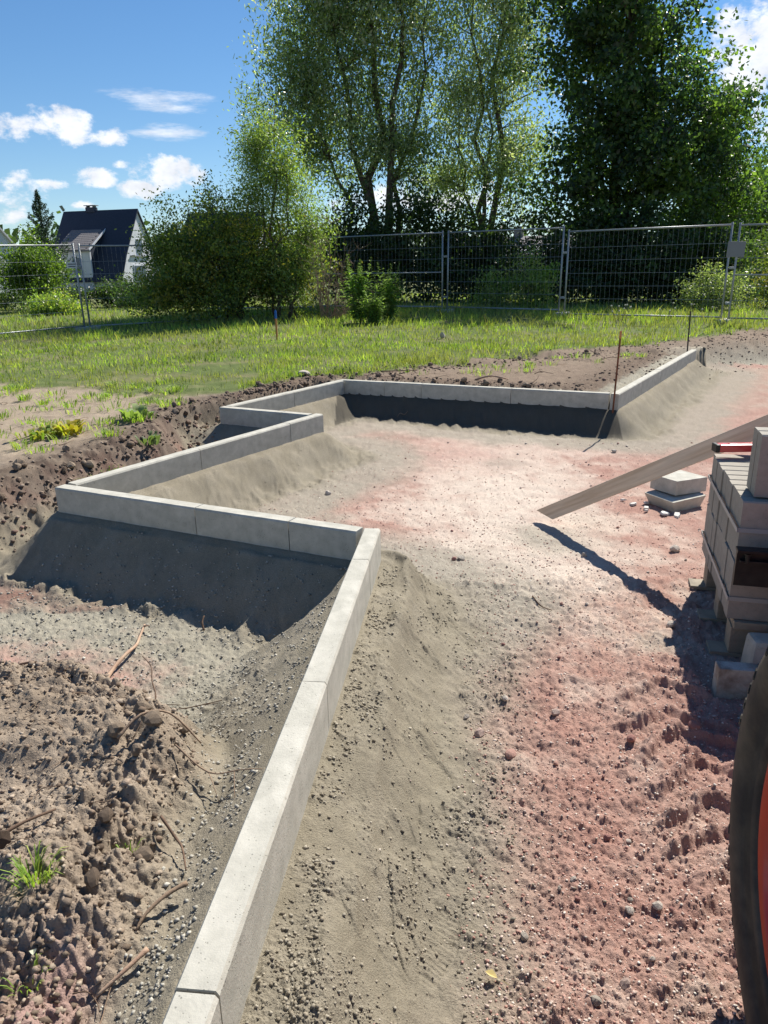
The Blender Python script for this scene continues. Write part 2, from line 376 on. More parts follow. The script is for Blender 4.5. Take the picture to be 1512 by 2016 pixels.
        # shoe prints
        for fx, fy, fa in ((.13, 2.08, .25), (.19, 1.70, -.2), (.11, 1.36, .35), (.24, 1.28, -.5), (.24, 2.6, .5), (.16, 1.98, -.6)):
            px = (x - fx) * np.cos(fa) - (y - fy) * np.sin(fa); py = (x - fx) * np.sin(fa) + (y - fy) * np.cos(fa)
            prt = sst(1.0, .8, np.hypot(px / (.048 - .012 * (py < -.02)), py / .145))
            zs = zs - prt * sst(-.3, .15, n20) * (.008 + .0022 * np.sin(py * 2 * np.pi / .016 + 2 * np.abs(px) / .03)) * (1 - .5 * sst(.1, .3, n20))
        # shovel marks down the slopes
        tpar = (x * .88 - y * .47) * 1.0
        mark = np.sin(tpar * 33 + 2.2 * n22 + 3 * fbm(x * 1.3, y * 1.3, 2, 24))
        foot = sst(.12, .32, dk) * sst(.62, .42, dk)
        zs = zs + .009 * np.maximum(mark + .9 * n20 + .6 * n22, -.2) * foot * np.where(nearR, .35, 1) * sst(-.35, .1, n22)
        # ridges of crumbs at the foot
        zs = zs + .022 * c3 * sst(.25, .4, dk) * sst(.7, .5, dk) * sst(-.1, .3, n22)
        # shoe prints pressed in the sand by the near run
        # red gravel
        nf = perlin(x * 70, y * 70, 42); nf2 = perlin(x * 130, y * 130, 43)
        zg = .007 * n21 + .0045 * nf + .003 * nf2 * e + .010 * c1 * e + .005 * c0 * e + .013 * c2 * sst(-.35, .25, n20) + .022 * c3 * sst(-.05, .25, n22 + n20) + .018 * n20 + .024 * np.abs(fbm(x * 5.2, y * 5.2, 4, 34)) + .012 * np.abs(perlin(x * 22, y * 22, 44))
        smooth_w = np.where(y > 3.6, .45, 1)
        zg = zg * smooth_w
        # lug prints of the loader in the gravel, two rows of slanted bars
        def lug(cx, slant, w):
            u_ = x - (cx + .12 * (y - 1.5)); v_ = y + slant * np.abs(u_) * 1.2 + .02 * n22 * 4
            bar = np.sin(v_ * 2 * np.pi / .155 + 1.2 * n22)
            return np.clip(bar + .4 * n20, 0, 1) ** 1.2 * sst(w, w * .6, np.abs(u_) + .06 * n20) * sst(1.25, 1.5, y) * sst(2.75, 2.4, y) * sst(-.9, -.1, n22 + .5 * n20)
        lg_ = lug(.93, .55, .24); zg = zg + .034 * lg_ + .010 * lg_ * c2 + .012 * lg_ * n21
        # soil
        bl = np.abs(fbm(x * 4.5, y * 4.5, 3, 35)); bl2 = np.abs(perlin(x * 13, y * 13, 36)); bl3 = np.abs(perlin(x * 33, y * 33, 37)); wx = x + .03 * fbm(x * 9, y * 9, 2, 47); wy = y + .03 * fbm(x * 9, y * 9, 2, 48); bl2 = np.abs(perlin(wx * 13, wy * 13, 36)); rug = sst(-.1, .3, fbm(x * 2.1, y * 2.1, 3, 38) + .5 * sst(.25, .05, np.abs(dlow)))
        nf = perlin(x * 70, y * 70, 42); nf2 = perlin(x * 130, y * 130, 43)
        zo = .045 * bl + (.006 * bl2 + .004 * bl3) * (.15 + .85 * rug) + (.014 * c4 + .014 * c3) * rug + (.0035 * nf + .0025 * nf2 * e) * (.3 + .7 * rug) + .006 * c1 * e * (.2 + .8 * rug) + .010 * c2 * rug + .022 * c3 * sst(.1, .4, n22 + n20) + .008 * n21 - .03
        bank = sst(.55, .0, np.abs(dlow)) * (~pin)
        zo = zo * (.55 + .45 * sst(3.2, 2.4, y)) + bank * (.03 * c4 * rug + .025 * bl2 + .02 * bl3 + .006 * nf + .06 * np.abs(fbm(x * 6.5, y * 6.5, 3, 39)) + .02 * c3 - .02)
        dug = sst(.15, .4, n22) * sst(8.5, 9.3, y)
        zo = zo - .05 * dug * (x > 0) * sst(9.2, 10, y)
        zo = zo * np.where(beh, sst(.0, .12, dk) , 1)
        zq = .004 * nf + .003 * nf2 + (.016 * c2 + .010 * c1 + .016 * c3) * sst(-.3, .1, n20 + .5 * n22) + .012 * n20 + .004 * n21 + .005 * c0   # grey crushed grit
        zgr = .02 * n20
        # cracked crust
        tot = sandw + gravw + soilw + grassw + 1e-6
        dz = (sandw * zs + gravw * ((1 - greyw) * zg + greyw * zq) + soilw * zo + grassw * zgr) / tot
        bankmix = sst(-.35, -.02, dlow) * (~pin) * (y > 3.6)
        dz = dz + bankmix * (1 - s) * (.06 * c4 + .03 * c3 + .07 * np.abs(fbm(x * 8, y * 8, 3, 41)) + .03 * np.abs(perlin(x * 30, y * 30, 46)))
        dz = dz * sst(.0, .03, dk + .012)
        # a couple of dug holes
        for hx, hy_, hr, hd in ((2.1, 11.0, .33, .13), (3.9, 10.9, .3, .10), (-.95, 1.32, .07, .05), (-.74, 1.12, .09, .07), (-1.05, 1.75, .10, .06), (-.66, 1.5, .06, .07), (1.2, 10.1, .25, .07)):
            dz = dz - hd * np.exp(-(((x - hx) / (hr * 1.5)) ** 2 + ((y - hy_) / hr) ** 2))
        z = z + dz
    if not fine: return z
    # ---------------- colour
    def mixc(a, b, w): return a * (1 - w[:, None]) + b * w[:, None]
    A = lambda *c: np.array(c, float)[None, :]
    nA = fbm(x * .8, y * .8, 4, 90); nB = fbm(x * 2.6, y * 2.6, 4, 91); nC = fbm(x * 9, y * 9, 4, 92); nD = fbm(x * 38, y * 38, 3, 93)
    o = np.ones_like(x)
    sand = A(.245, .215, .160) * (1 + .16 * nB + .12 * nC + .18 * nD)[:, None]
    sand = mixc(sand, A(.315, .28, .22) * (1 + .1 * nC)[:, None], clump * .35 + .25 * sst(.1, .5, nA))
    kerb_shade = np.where(~pin, sst(3.3, 3.5, y + .5 * x) * sst(4.6, 4.2, y) * sst(.42, .25, dk), sst(6.4, 6.8, y + .47 * x) * (x > -.5) * (x < 2.25) * sst(.40, .28, dk) * (y < 8.6))  # shade under the kerb runs, painted into the bedding colour to deepen their shadows
    sand = mixc(sand, A(.072, .065, .053) * (1 + .1 * nC)[:, None], np.clip(kerb_shade, 0, 1) * .85)
    red = A(.355, .205, .165) * (1 + .10 * nC + .22 * nD)[:, None]
    pink = A(.44, .32, .262) * (1 + .10 * nC + .2 * nD)[:, None]
    pale = A(.58, .49, .41) * (1 + .08 * nD)[:, None]
    # the trodden middle of the path is pale, the loose edges red
    mid = np.exp(-(((x - .65 - .08 * (y - 3)) / .75) ** 2)) * sst(2.4, 3.8, y) * sst(8.4, 6.0, y)
    pk = np.clip(.32 + .9 * nB + .5 * nC + 0.75 * mid, 0, 1)
    grav = mixc(red, pink, pk)
    grav = mixc(grav, pale, np.clip(mid * 1.25 - .18 + .9 * nB + .5 * nC, 0, 1) * .95)
    redp = np.exp(-(((x - .55) / .8) ** 2 + ((y - 6.4) / .75) ** 2)) + np.exp(-(((x - 3.6) / 1.3) ** 2 + ((y - 7.2) / 1.6) ** 2)) * .8
    grav = mixc(grav, A(.385, .225, .185) * (1 + .25 * nD)[:, None], np.clip(redp * .9 - .15 + .7 * nB, 0, 1) * .75)
    greyish = A(.315, .285, .23) * (1 + .12 * nC + .14 * nD)[:, None]
    gsel = np.clip(sst(.20, -.18, dk + .25 * nB + .10 * nC - .50 - .36 * sst(2.4, 3.3, y)) * .95 + .8 * sst(.05, .4, nA + .4 * nB) * sst(4, 2.6, np.abs(y - 3.5)) * sst(1.6, .9, x), 0, 1)
    grav = mixc(grav, greyish, gsel * np.where(pin, .9, 1.0))
    far = sst(6.6, 9.5, y) * (x > 2) * np.clip(.35 + nB, 0, 1)
    grav = mixc(grav, A(.30, .25, .19), far * .75)
    redq = np.exp(-(((x + 1.75) / .55) ** 2 + ((y - 2.85) / .25) ** 2)) + np.exp(-(((x + 1.15) / .28) ** 2 + ((y - 2.72) / .16) ** 2)) * .8
    qcol = mixc(A(.32, .295, .235) * (1 + .15 * nC + .3 * nD)[:, None], A(.41, .245, .20) * (1 + .15 * nC)[:, None], np.clip(redq * 1.0 - .2 + .7 * nC, 0, 1) * .85)
    grav = np.where((~pin)[:, None], mixc(qcol, A(.27, .245, .19), sst(.0, .6, nB) * .5), grav)
    bred = ((~pin) & (y > 3.4) & (y < 7.2)) * np.clip(.75 + 1.2 * nB, 0, 1)
    grav = mixc(grav, A(.22, .12, .095) * (1 + .25 * nC)[:, None], bred * .85)
    soil = A(.29, .23, .172) * (1 + .22 * nB + .18 * nC + .14 * nD)[:, None]
    soil = mixc(soil, A(.40, .325, .25) * (1 + .12 * nD)[:, None], np.clip(.30 + 1.1 * nB + .6 * nC, 0, 1) * .75)
    drysoil = A(.31, .25, .185) * (1 + .12 * nC + .10 * nD)[:, None]
    dry = sst(.45, 1.1, dlow) * (x < -1) * (y > 4.5)
    soil = mixc(soil, drysoil, dry * np.clip(.8 + .6 * nC, 0, 1))
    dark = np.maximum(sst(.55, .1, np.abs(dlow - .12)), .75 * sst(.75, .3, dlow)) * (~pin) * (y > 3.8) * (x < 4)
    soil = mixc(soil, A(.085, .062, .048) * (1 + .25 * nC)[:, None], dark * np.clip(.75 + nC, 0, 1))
    bk = (y > 7.3) * (x > -1.5) * np.clip(.9 + .8 * nB, 0, 1)
    soil = mixc(soil, A(.175, .128, .095) * (1 + .25 * nC + .2 * nD)[:, None], bk * .8)
    redn = np.exp(-(((x + .66) / .12) ** 2 + ((y - 1.08) / .12) ** 2))
    soil = mixc(soil, A(.42, .25, .23), np.clip(redn * .7 + .5 * nC * redn, 0, 1))
    gcol = A(.105, .135, .045) * (1 + .3 * nB + .25 * nC)[:, None]
    gcol = mixc(gcol, A(.22, .18, .11), np.clip(.15 + 1.3 * nA + .9 * nB + .5 * nC, 0, 1) * .75)
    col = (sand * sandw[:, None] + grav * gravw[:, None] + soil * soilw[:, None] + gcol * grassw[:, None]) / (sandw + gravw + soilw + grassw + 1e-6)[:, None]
    lab = np.argmax(np.stack([gravw, sandw, soilw, grassw]), 0)
    return z, np.clip(col, .01, .9), lab

# ------------------------------------------------------------------ the ground, denser close by
th = np.concatenate([np.radians(np.linspace(-180, -60, 34, endpoint=False)), np.radians(np.linspace(-60, -40, 40, endpoint=False)),
                     np.radians(np.linspace(-40, 38, 700, endpoint=False)), np.radians(np.linspace(38, 60, 44, endpoint=False)), np.radians(np.linspace(60, 180, 34))])
dep = np.linspace(R(62), R(5.0), 740)          # depression angles from eye height give even spacing on the ground
rad = 1.55 / np.tan(dep)
rad = np.concatenate([[.02, .3, .6], rad[:], np.geomspace(rad[-1] * 1.04, 900, 46)])
TH, RA = np.meshgrid(th, rad)
gx = (RA * np.sin(TH)).ravel(); gy = (RA * np.cos(TH)).ravel()
gz, gc, gl = terrain(gx, gy)
nr, nc = TH.shape
ii = (np.arange(nr - 1)[:, None] * nc + np.arange(nc - 1)[None, :]).ravel()
quads = np.stack([ii, ii + 1, ii + nc + 1, ii + nc], 1)[:, ::-1]
ql = gl[quads[:, 0]]
GV = np.stack([gx, gy, gz], 1)
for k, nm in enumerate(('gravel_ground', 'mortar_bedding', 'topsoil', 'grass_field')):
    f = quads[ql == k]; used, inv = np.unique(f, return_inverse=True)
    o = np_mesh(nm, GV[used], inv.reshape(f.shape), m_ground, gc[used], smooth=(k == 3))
    tag(o, kind='structure')
GZ = gz.reshape(nr, nc)
def ghf(x, y):
    """height of the built ground (bilinear in the polar grid)"""
    x = np.atleast_1d(np.asarray(x, float)); y = np.atleast_1d(np.asarray(y, float))
    t_ = np.arctan2(x, y); r_ = np.hypot(x, y)
    i_ = np.clip(np.searchsorted(rad, r_) - 1, 0, nr - 2); j_ = np.clip(np.searchsorted(th, t_) - 1, 0, nc - 2)
    a = np.clip((r_ - rad[i_]) / (rad[i_ + 1] - rad[i_]), 0, 1); b = np.clip((t_ - th[j_]) / (th[j_ + 1] - th[j_]), 0, 1)
    return GZ[i_, j_] * (1 - a) * (1 - b) + GZ[i_ + 1, j_] * a * (1 - b) + GZ[i_, j_ + 1] * (1 - a) * b + GZ[i_ + 1, j_ + 1] * a * b
def gh(x, y): return float(ghf(x, y)[0])

# ------------------------------------------------------------------ kerb stones
def kerb(p0, p1, label, gap=.0025, top=0.0, tilt=0, w=.08, h=.25, group='concrete kerb stones of the zigzag edging'):
    p0 = Vector((*p0, 0)); p1 = Vector((*p1, 0)); d = (p1 - p0); L = d.length - 2 * gap; d.normalize()
    c = (p0 + p1) / 2; me = bpy.data.meshes.new('kerb_stone'); bm = bmesh.new()
    ch = .006
    prof = [(-w / 2, -h), (w / 2, -h), (w / 2, -ch * 1.6), (w / 2 - ch, 0), (-w / 2 + ch, 0), (-w / 2, -ch * 1.6)]
    nseg = max(3, int(L / .12)); rings = []
    for i in range(nseg + 1):
        t = -L / 2 + L * i / nseg
        rings.append([bm.verts.new((t, a, b + (random.uniform(-.0006, .0006)))) for a, b in prof])
    for i in range(nseg):
        for k in range(6):
            bm.faces.new((rings[i][k], rings[i + 1][k], rings[i + 1][(k + 1) % 6], rings[i][(k + 1) % 6]))
    bm.faces.new(rings[0][::-1]) if False else bm.faces.new(rings[0]); bm.faces.new(rings[-1][::-1])
    bmesh.ops.recalc_face_normals(bm, faces=bm.faces); bm.to_mesh(me); bm.free(); me.materials.append(m_kerb)
    o = link(bpy.data.objects.new('kerb_stone', me))
    o.location = (c.x, c.y, top + random.uniform(-.0015, .0015)); o.rotation_euler = (random.uniform(-.004, .004), tilt, math.atan2(d.y, d.x))
    return tag(o, label, 'kerb stone', group)
def lerp(a, b, t): return (a[0] + (b[0] - a[0]) * t, a[1] + (b[1] - a[1]) * t)
def along(a, b, ds): # points at the distances ds from a to b
    L = math.dist(a, b); return [lerp(a, b, d / L) for d in ds]
def run(a, b, ds, labels):
    p = along(a, b, ds)
    for i in range(len(p) - 1): kerb(p[i], p[i + 1], labels[i])
# near run: direction is PN->P1
Ln = math.dist(PN, P1)
d0 = 1.462
run(PN, P1, [d0, d0 + 1, d0 + 2.0, d0 + 2.988, Ln + .04],
    ['nearest kerb stone, cut off by the bottom edge of the photo', 'long pale kerb stone in the lower middle, second from the camera',
     'third kerb stone from the camera in the near run, just before the short end piece', 'short kerb end piece at the point of the near corner, beside the trodden path'])
def runL(a, b, f, labels):
    L = math.dist(a, b); run(a, b, [L + t if t <= 0 and i else t for i, t in enumerate(f)], labels)
L_ = math.dist
run(PA, P1, [-.02, 1.005, 1.585, L_(PA, P1) - .058],
    ['kerb stone forming the left corner of the edging, above the shadowed pit', 'middle kerb stone of the run above the big shadowed pit',
     'right-hand kerb stone above the big shadowed pit'])
run(PA, PC, [.062, 1.077, 2.09, L_(PA, PC) + .045],
    ['kerb stone running back from the left corner, beside the red rubble bank', 'second kerb stone back from the left corner, in front of the small dark pit',
     'short kerb stone ending at the point in the middle of the zigzag'])
run(PD, PC, [-.03, .66, L_(PD, PC) - .06],
    ['kerb stone facing the camera behind the small dark pit', 'short kerb stone joining the middle point of the zigzag'])
run(PD, PE, [.055, .995, L_(PD, PE) - .055],
    ['nearer kerb stone of the back left run beside the dark soil bank', 'farther kerb stone of the back left run, meeting the long back row'])
run(PE, PG, [-.04, .53, .975, 1.97, L_(PE, PG) - .058],
    ['leftmost short kerb stone of the long back row', 'second short kerb stone of the long back row', 'long kerb stone in the middle of the back row',
     'rightmost long kerb stone of the back row, ending at the rusty stake'])
run(PG, PH, [-.05, .95, 1.95, 2.95, 3.95, L_(PG, PH)],
    ['kerb stone with its end face to the camera beside the rusty stake', 'second kerb stone behind the rusty stake in the run to the right', 'third kerb stone behind the rusty stake in the run to the right',
     'fourth kerb stone behind the rusty stake in the run to the right', 'short last kerb stone farthest from the camera, by the thin dark stake'])

# ------------------------------------------------------------------ loose cut kerb pieces stacked on the path
def slab(name, pts, z0, z1, m, label, cat, group=None, splay=0, bevel=.004, tilt=(0, 0)):
    """a block with a polygon outline; splay widens its top"""
    cx = sum(p[0] for p in pts) / len(pts); cy = sum(p[1] for p in pts) / len(pts); n = len(pts)
    mb = MB(); vs = [((x - cx) * (1 - splay), (y - cy) * (1 - splay), 0) for x, y in pts] + [(x - cx, y - cy, z1 - z0) for x, y in pts]
    mb.add(vs, [tuple(range(n))[::-1], tuple(range(n, 2 * n))] + [(i, (i + 1) % n, n + (i + 1) % n, n + i) for i in range(n)])
    o = mb.build(name, m, bevel=bevel); o.location = (cx, cy, z0); o.rotation_euler = (tilt[0], tilt[1], 0)
    return tag(o, label, cat, group)
gs = gh(2.05, 4.8)
slab('cut_stone', [(1.79, 4.86), (1.90, 4.62), (2.17, 4.75), (2.15, 4.86), (2.05, 5.02)], gs - .01, gs + .085, m_kerb,
     'lower of the two cut kerb pieces on the gravel by the plank, tapering downwards', 'cut stone', splay=.20, tilt=(.02, -.02))
slab('cut_stone', [(1.85, 4.93), (1.95, 4.72), (2.20, 4.83), (2.10, 5.04)], gs + .09, gs + .19, m_kerb,
     'upper of the two cut kerb pieces, with the bright pale top', 'cut stone', tilt=(-.02, .01))
def shard(x, y, s, rz, label=None, m=m_chip, group='broken concrete flakes on the gravel'):
    k = random.randint(4, 6); mb = MB(); a0 = random.random() * 6
    ps = [(s * (.7 + .5 * random.random()) * math.cos(a0 + 6.283 * i / k), s * .6 * (.7 + .5 * random.random()) * math.sin(a0 + 6.283 * i / k)) for i in range(k)]
    mb.add([(a, b, 0) for a, b in ps] + [(a * .85, b * .85, .012) for a, b in ps], [tuple(range(k))[::-1], tuple(range(k, 2 * k))] + [(i, (i + 1) % k, k + (i + 1) % k, k + i) for i in range(k)])
    o = mb.build('concrete_flake', m); o.location = (x, y, gh(x, y) + .006); o.rotation_euler = (random.uniform(-.15, .15), random.uniform(-.15, .15), rz)
    return tag(o, label or 'thin pale concrete flake lying by the foot of the two cut kerb pieces', 'concrete flake', group)
for (x, y, s) in ((1.70, 4.80, .030), (1.76, 4.72, .035), (1.66, 4.90, .022), (1.84, 4.60, .05), (1.91, 4.56, .045), (1.80, 4.83, .03), (1.74, 4.66, .02)):
    shard(x, y, s, random.random() * 3)

# ------------------------------------------------------------------ pallet with the strapped pack of kerb stones
g0 = -.395
pal = empty('pallet', (1.40, 2.745, g0), math.atan2(-.27, .96))      # local x to the right, y to the back
tag(pal, 'grey wooden pallet under the strapped pack of kerb stones', 'pallet')
for j, y in enumerate((.05, .37, .74)):
    MB().box((.48, y, .009), (1.06, .10, .018)).build('bottom_board', m_pallet, pal, bevel=.002)
    for k, x in enumerate((.09, .50, .93)):
        MB().box((x, y, .0775), (.14, .10, .115)).build('block', m_pallet, pal, bevel=.003)
for j in range(5):
    MB().box((.09 + j * .21, .40, .153), (.13, .84, .032)).build('top_board', m_pallet, pal, bevel=.002)
pack = empty('strapped_kerb_pack', (1.40, 2.745, g0 + .172), math.atan2(-.27, .96))
tag(pack, 'strapped two-layer pack of grey kerb stones standing on the pallet', 'stone pack')
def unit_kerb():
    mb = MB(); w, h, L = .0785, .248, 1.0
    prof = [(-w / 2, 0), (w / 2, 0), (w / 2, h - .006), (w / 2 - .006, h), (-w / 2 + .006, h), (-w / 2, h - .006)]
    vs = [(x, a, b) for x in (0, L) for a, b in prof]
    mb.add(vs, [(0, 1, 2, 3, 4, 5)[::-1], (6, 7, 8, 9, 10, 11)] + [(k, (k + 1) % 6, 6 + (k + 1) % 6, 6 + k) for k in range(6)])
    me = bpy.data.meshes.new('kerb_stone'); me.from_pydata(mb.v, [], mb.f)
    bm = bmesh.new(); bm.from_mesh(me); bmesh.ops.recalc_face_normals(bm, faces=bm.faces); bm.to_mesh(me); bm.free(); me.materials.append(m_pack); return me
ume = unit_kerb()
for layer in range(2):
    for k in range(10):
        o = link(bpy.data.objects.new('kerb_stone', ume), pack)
        o.location = (random.uniform(-.004, .004), .042 + k * .0815, layer * .254 + .001)
for z in (.09, .385):
    mb = MB(); e = .004
    W, D = 1.0 + e * 2, .82 + e * 2
    for (c, s) in (((.5, -.002, z), (W + .006, .002, .018)), ((.5, .822, z), (W + .006, .002, .018)), ((-.009, .41, z), (.002, D + .006, .018)), ((1.009, .41, z), (.002, D + .006, .018))):
        mb.box(c, s)
    mb.build('strap', m_strap, pack)
# loose stones on top of the pack
Mp = Matrix.Translation((1.40, 2.745, g0 + .172 + .507)) @ Matrix.Rotation(math.atan2(-.27, .96), 4, 'Z')
labs = ['loose kerb stone lying on the pack, its dark long side facing the camera', 'loose kerb stone on the pack, just behind the front one', 'third loose kerb stone on the pack, farthest from the camera']
for k in range(2):
    o = link(bpy.data.objects.new('kerb_stone', ume)); o.matrix_world = Mp @ Matrix.Translation((.045, .085 + k * .083, .004)) @ Matrix.Rotation(-.015, 4, 'Z')
    tag(o, labs[k], 'kerb stone', 'loose kerb stones on the pack')
for k in range(3):
    o = link(bpy.data.objects.new('kerb_stone', ume)); o.matrix_world = Mp @ Matrix.Translation((.70, .50 + k * .083, .003))
    tag(o, 'loose kerb stone at the back of the pack holding up the plank', 'kerb stone', 'loose kerb stones under the plank')
o = MB().box((0, 0, 0), (.42, .05, .022)).build('wooden_batten', m_batten, bevel=.002); o.matrix_world = Mp @ Matrix.Translation((.27, .60, .013)) @ Matrix.Rotation(R(96), 4, 'Z')
tag(o, 'pale new wooden batten lying across the top of the stone pack', 'batten')
# red level
lv = empty('spirit_level'); lv.matrix_world = Mp @ Matrix.Translation((.0, .715, .048)) @ Matrix.Rotation(R(14), 4, 'Z') @ Matrix.Rotation(R(0), 4, 'Y')
tag(lv, 'red spirit level with a black end cap lying on the stone pack', 'spirit level')
MB().box((.36, 0, 0), (.72, .055, .036)).build('rail', m_red, lv, bevel=.005)
MB().box((-.008, 0, 0), (.02, .058, .039)).build('end_cap', m_cap, lv, bevel=.005)
MB().box((.36, 0, .0185), (.07, .022, .004)).build('vial', m_batten, lv)
MB().box((.20, 0, .0185), (.30, .018, .003)).build('grip', m_red, lv, bevel=.001)

# ------------------------------------------------------------------ plank leaning up on the pack
a = Vector((1.035, 4.50, gh(1.02, 4.5) + .055)); b_ = Vector((1.72, 3.67, .295)); d = (b_ - a).normalized()
side = d.cross(Vector((0, 0, 1))).normalized(); upv = side.cross(d).normalized()
Rm = Matrix((d, side, upv)).transposed()
mb = MB(); Lp = 2.7
vs = []
for t, w in ((0, 1), (Lp, 1)):
    for s_ in (-.016, .016):
        for u_ in (-.065, .065):
            tt = t - (u_ * .75 if t == 0 else 0)
            vs.append((tt, s_ * .85, u_ * .72))
mb.add(vs, [(0, 1, 3, 2), (4, 6, 7, 5), (0, 4, 5, 1), (2, 3, 7, 6), (0, 2, 6, 4), (1, 5, 7, 3)])
pl = mb.build('plank', m_plank, bevel=.003); pl.matrix_world = Matrix.Translation(a) @ Rm.to_4x4()
tag(pl, 'long weathered wooden plank, one end on the gravel, leaning up behind the stone pack', 'plank')

# ------------------------------------------------------------------ blocks behind the tyre
slab('square_block', [(1.235, 2.43), (1.40, 2.40), (1.41, 2.46), (1.245, 2.49)], gh(1.25, 2.45) - .03, -.268, m_dirty,
     'square concrete block with a dirty face standing behind the big tyre', 'concrete block', tilt=(.03, 0))
slab('concrete_block', [(1.43, 2.56), (1.56, 2.54), (1.57, 2.64), (1.44, 2.66)], gh(1.45, 2.6) - .02, -.235, m_kerb,
     'rounded concrete offcut just visible behind the tyre, beside the pallet corner', 'concrete block', splay=-.15, bevel=.02)
slab('wood_offcut', [(1.25, 2.22), (1.36, 2.20), (1.37, 2.245), (1.26, 2.265)], gh(1.3, 2.33) - .02, -.29, m_dirty,
     'pale offcut half hidden by the tyre, in front of the square block', 'offcut', bevel=.008)

# ------------------------------------------------------------------ wheel loader, mostly out of the frame
WC = Vector((.70, .90, -.415 + .55)); ph = R(10)
fw = Vector((math.sin(ph), math.cos(ph), 0)); ax = Vector((math.cos(ph), -math.sin(ph), 0))     # forward, and to the loader's right
ld = empty('wheel_loader', (WC.x, WC.y, -.415)); tag(ld, 'red wheeled loader at the right edge with a big black tyre and orange rim', 'loader')
ML = Matrix.Identity(4); ML.col[0][:3] = fw; ML.col[1][:3] = -ax; ML.col[2][:3] = (0, 0, 1); ML.translation = WC - Vector((0, 0, .55))
ld.matrix_world = ML          # local: x forward, y to the left (camera side), z up
def lathe(prof, n=72):
    mb = MB(); k = len(prof)
    vs = [(r_ * math.cos(2 * math.pi * i / n), y_, r_ * math.sin(2 * math.pi * i / n)) for i in range(n) for r_, y_ in prof]
    fs = [(i * k + j, i * k + j + 1, ((i + 1) % n) * k + j + 1, ((i + 1) % n) * k + j) for i in range(n) for j in range(k - 1)]
    mb.add(vs, fs); return mb
def wheel(x, y, s):
    # s = +1: outer face towards +y.  The outer face lies at y.
    ty = [(.372, -.015), (.380, .0), (.392, .006), (.397, .002), (.404, .008), (.409, .003), (.416, .009), (.422, .004), (.430, .012), (.455, .020), (.487, .020), (.515, .010),
          (.535, -.006), (.546, -.026), (.550, -.05), (.552, -.15), (.550, -.25), (.540, -.285), (.49, -.31), (.43, -.305), (.372, -.285)]
    mb = lathe(ty, 96)
    # lugs on the tread
    for i in range(26):
        t0 = 2 * math.pi * i / 26
        for half in (0, 1):
            vs = []
            for r_ in (.545, .568):
                for u_ in (0, 1):
                    yy = (-.045, -.155)[u_] if not half else (-.255, -.155)[u_]
                    tt = t0 + (.13 if half else 0) + (0, .17)[u_]
                    for dt in (-.028, .028):
                        vs.append((r_ * math.cos(tt + dt), yy, r_ * math.sin(tt + dt)))
            mb.add(vs, [(0, 1, 3, 2), (4, 6, 7, 5), (0, 4, 5, 1), (2, 3, 7, 6), (0, 2, 6, 4), (1, 5, 7, 3)])
    # raised worn moulding marks on the sidewall
    for i, t0 in enumerate(np.linspace(0.15, 5.9, 62)):
        if 14 < i % 31 < 18: continue
        r0 = .505; dr = .010; dt = .012
        if i % 5 == 4: continue   # gaps between the worn marks
        pts = [(r0 + dr * math.cos(a_) * (1.0), t0 + dt * math.sin(a_) + .010 * math.cos(a_)) for a_ in np.linspace(0, 6.283, 11)]
        prof = [(r_ * math.cos(t_), .0165 + (.0 if r_ < .5 else -(r_ - .5) * .45), r_ * math.sin(t_)) for r_, t_ in pts]
        mb.tube([(p[0], p[1] + .001, p[2]) for p in prof], .0022, 4, False)
    if s < 0: mb.v = [(a_, -b__, c_) for a_, b__, c_ in mb.v]
    mb.v = [(a_ + x, b__ + y, c_ + .55) for a_, b__, c_ in mb.v]
    t_ = mb.build('tyre', m_rubber, ld, smooth=False)
    t_.data.polygons.foreach_set('use_smooth', [len(p.vertices) == 4 and p.index < 96 * 20 for p in t_.data.polygons])
    rm = lathe([(.376, -.018), (.374, -.004), (.366, -.002), (.358, -.012), (.350, -.03), (.335, -.045), (.318, -.05), (.310, -.075), (.285, -.10), (.24, -.105), (.15, -.10), (.11, -.06), (.0, -.055)], 64)
    for i in range(8):
        a_ = 6.283 * i / 8; rm.tube([(.18 * math.cos(a_), -.105, .18 * math.sin(a_)), (.18 * math.cos(a_), -.08, .18 * math.sin(a_))], .014, 6)
    if s < 0: rm.v = [(a_, -b__, c_) for a_, b__, c_ in rm.v]
    rm.v = [(a_ + x, b__ + y, c_ + .55) for a_, b__, c_ in rm.v]
    r__ = rm.build('rim', m_rim, t_, smooth=True)
wheel(0, 0, 1); wheel(0, -1.25, -1); wheel(-1.7, 0, 1); wheel(-1.7, -1.25, -1)
MB().box((0, -.62, .55), (.22, .66, .2)).build('axle', m_black, ld, bevel=.02)
MB().box((-1.7, -.62, .55), (.22, .66, .2)).build('axle', m_black, ld, bevel=.02)
MB().box((-.3, -.62, .70), (1.0, .46, .42)).build('front_frame', m_rim, ld, bevel=.03)
MB().box((-1.75, -.62, .95), (1.3, .62, .7)).build('engine_cover', m_rim, ld, bevel=.08)
MB().box((-1.0, -.62, 1.25), (.55, .5, .12)).build('seat', m_black, ld, bevel=.03)
mb = MB()
for y in (-.35, -.89): mb.tube([(-.62, y, .9), (-.7, y, 2.1), (-1.4, y, 2.15), (-1.5, y, 1.3)], .03, 8)
mb.build('roll_bar', m_black, ld, smooth=True)
mb = MB()
for y in (-.47, -.77):
    mb.tube([(-.45, y, 1.15), (.55, y, .92), (1.20, y, .62), (1.56, y, .42)], [.05, .06, .055, .045], 8)
mb.build('lift_arm', m_rim, ld, bevel=0)
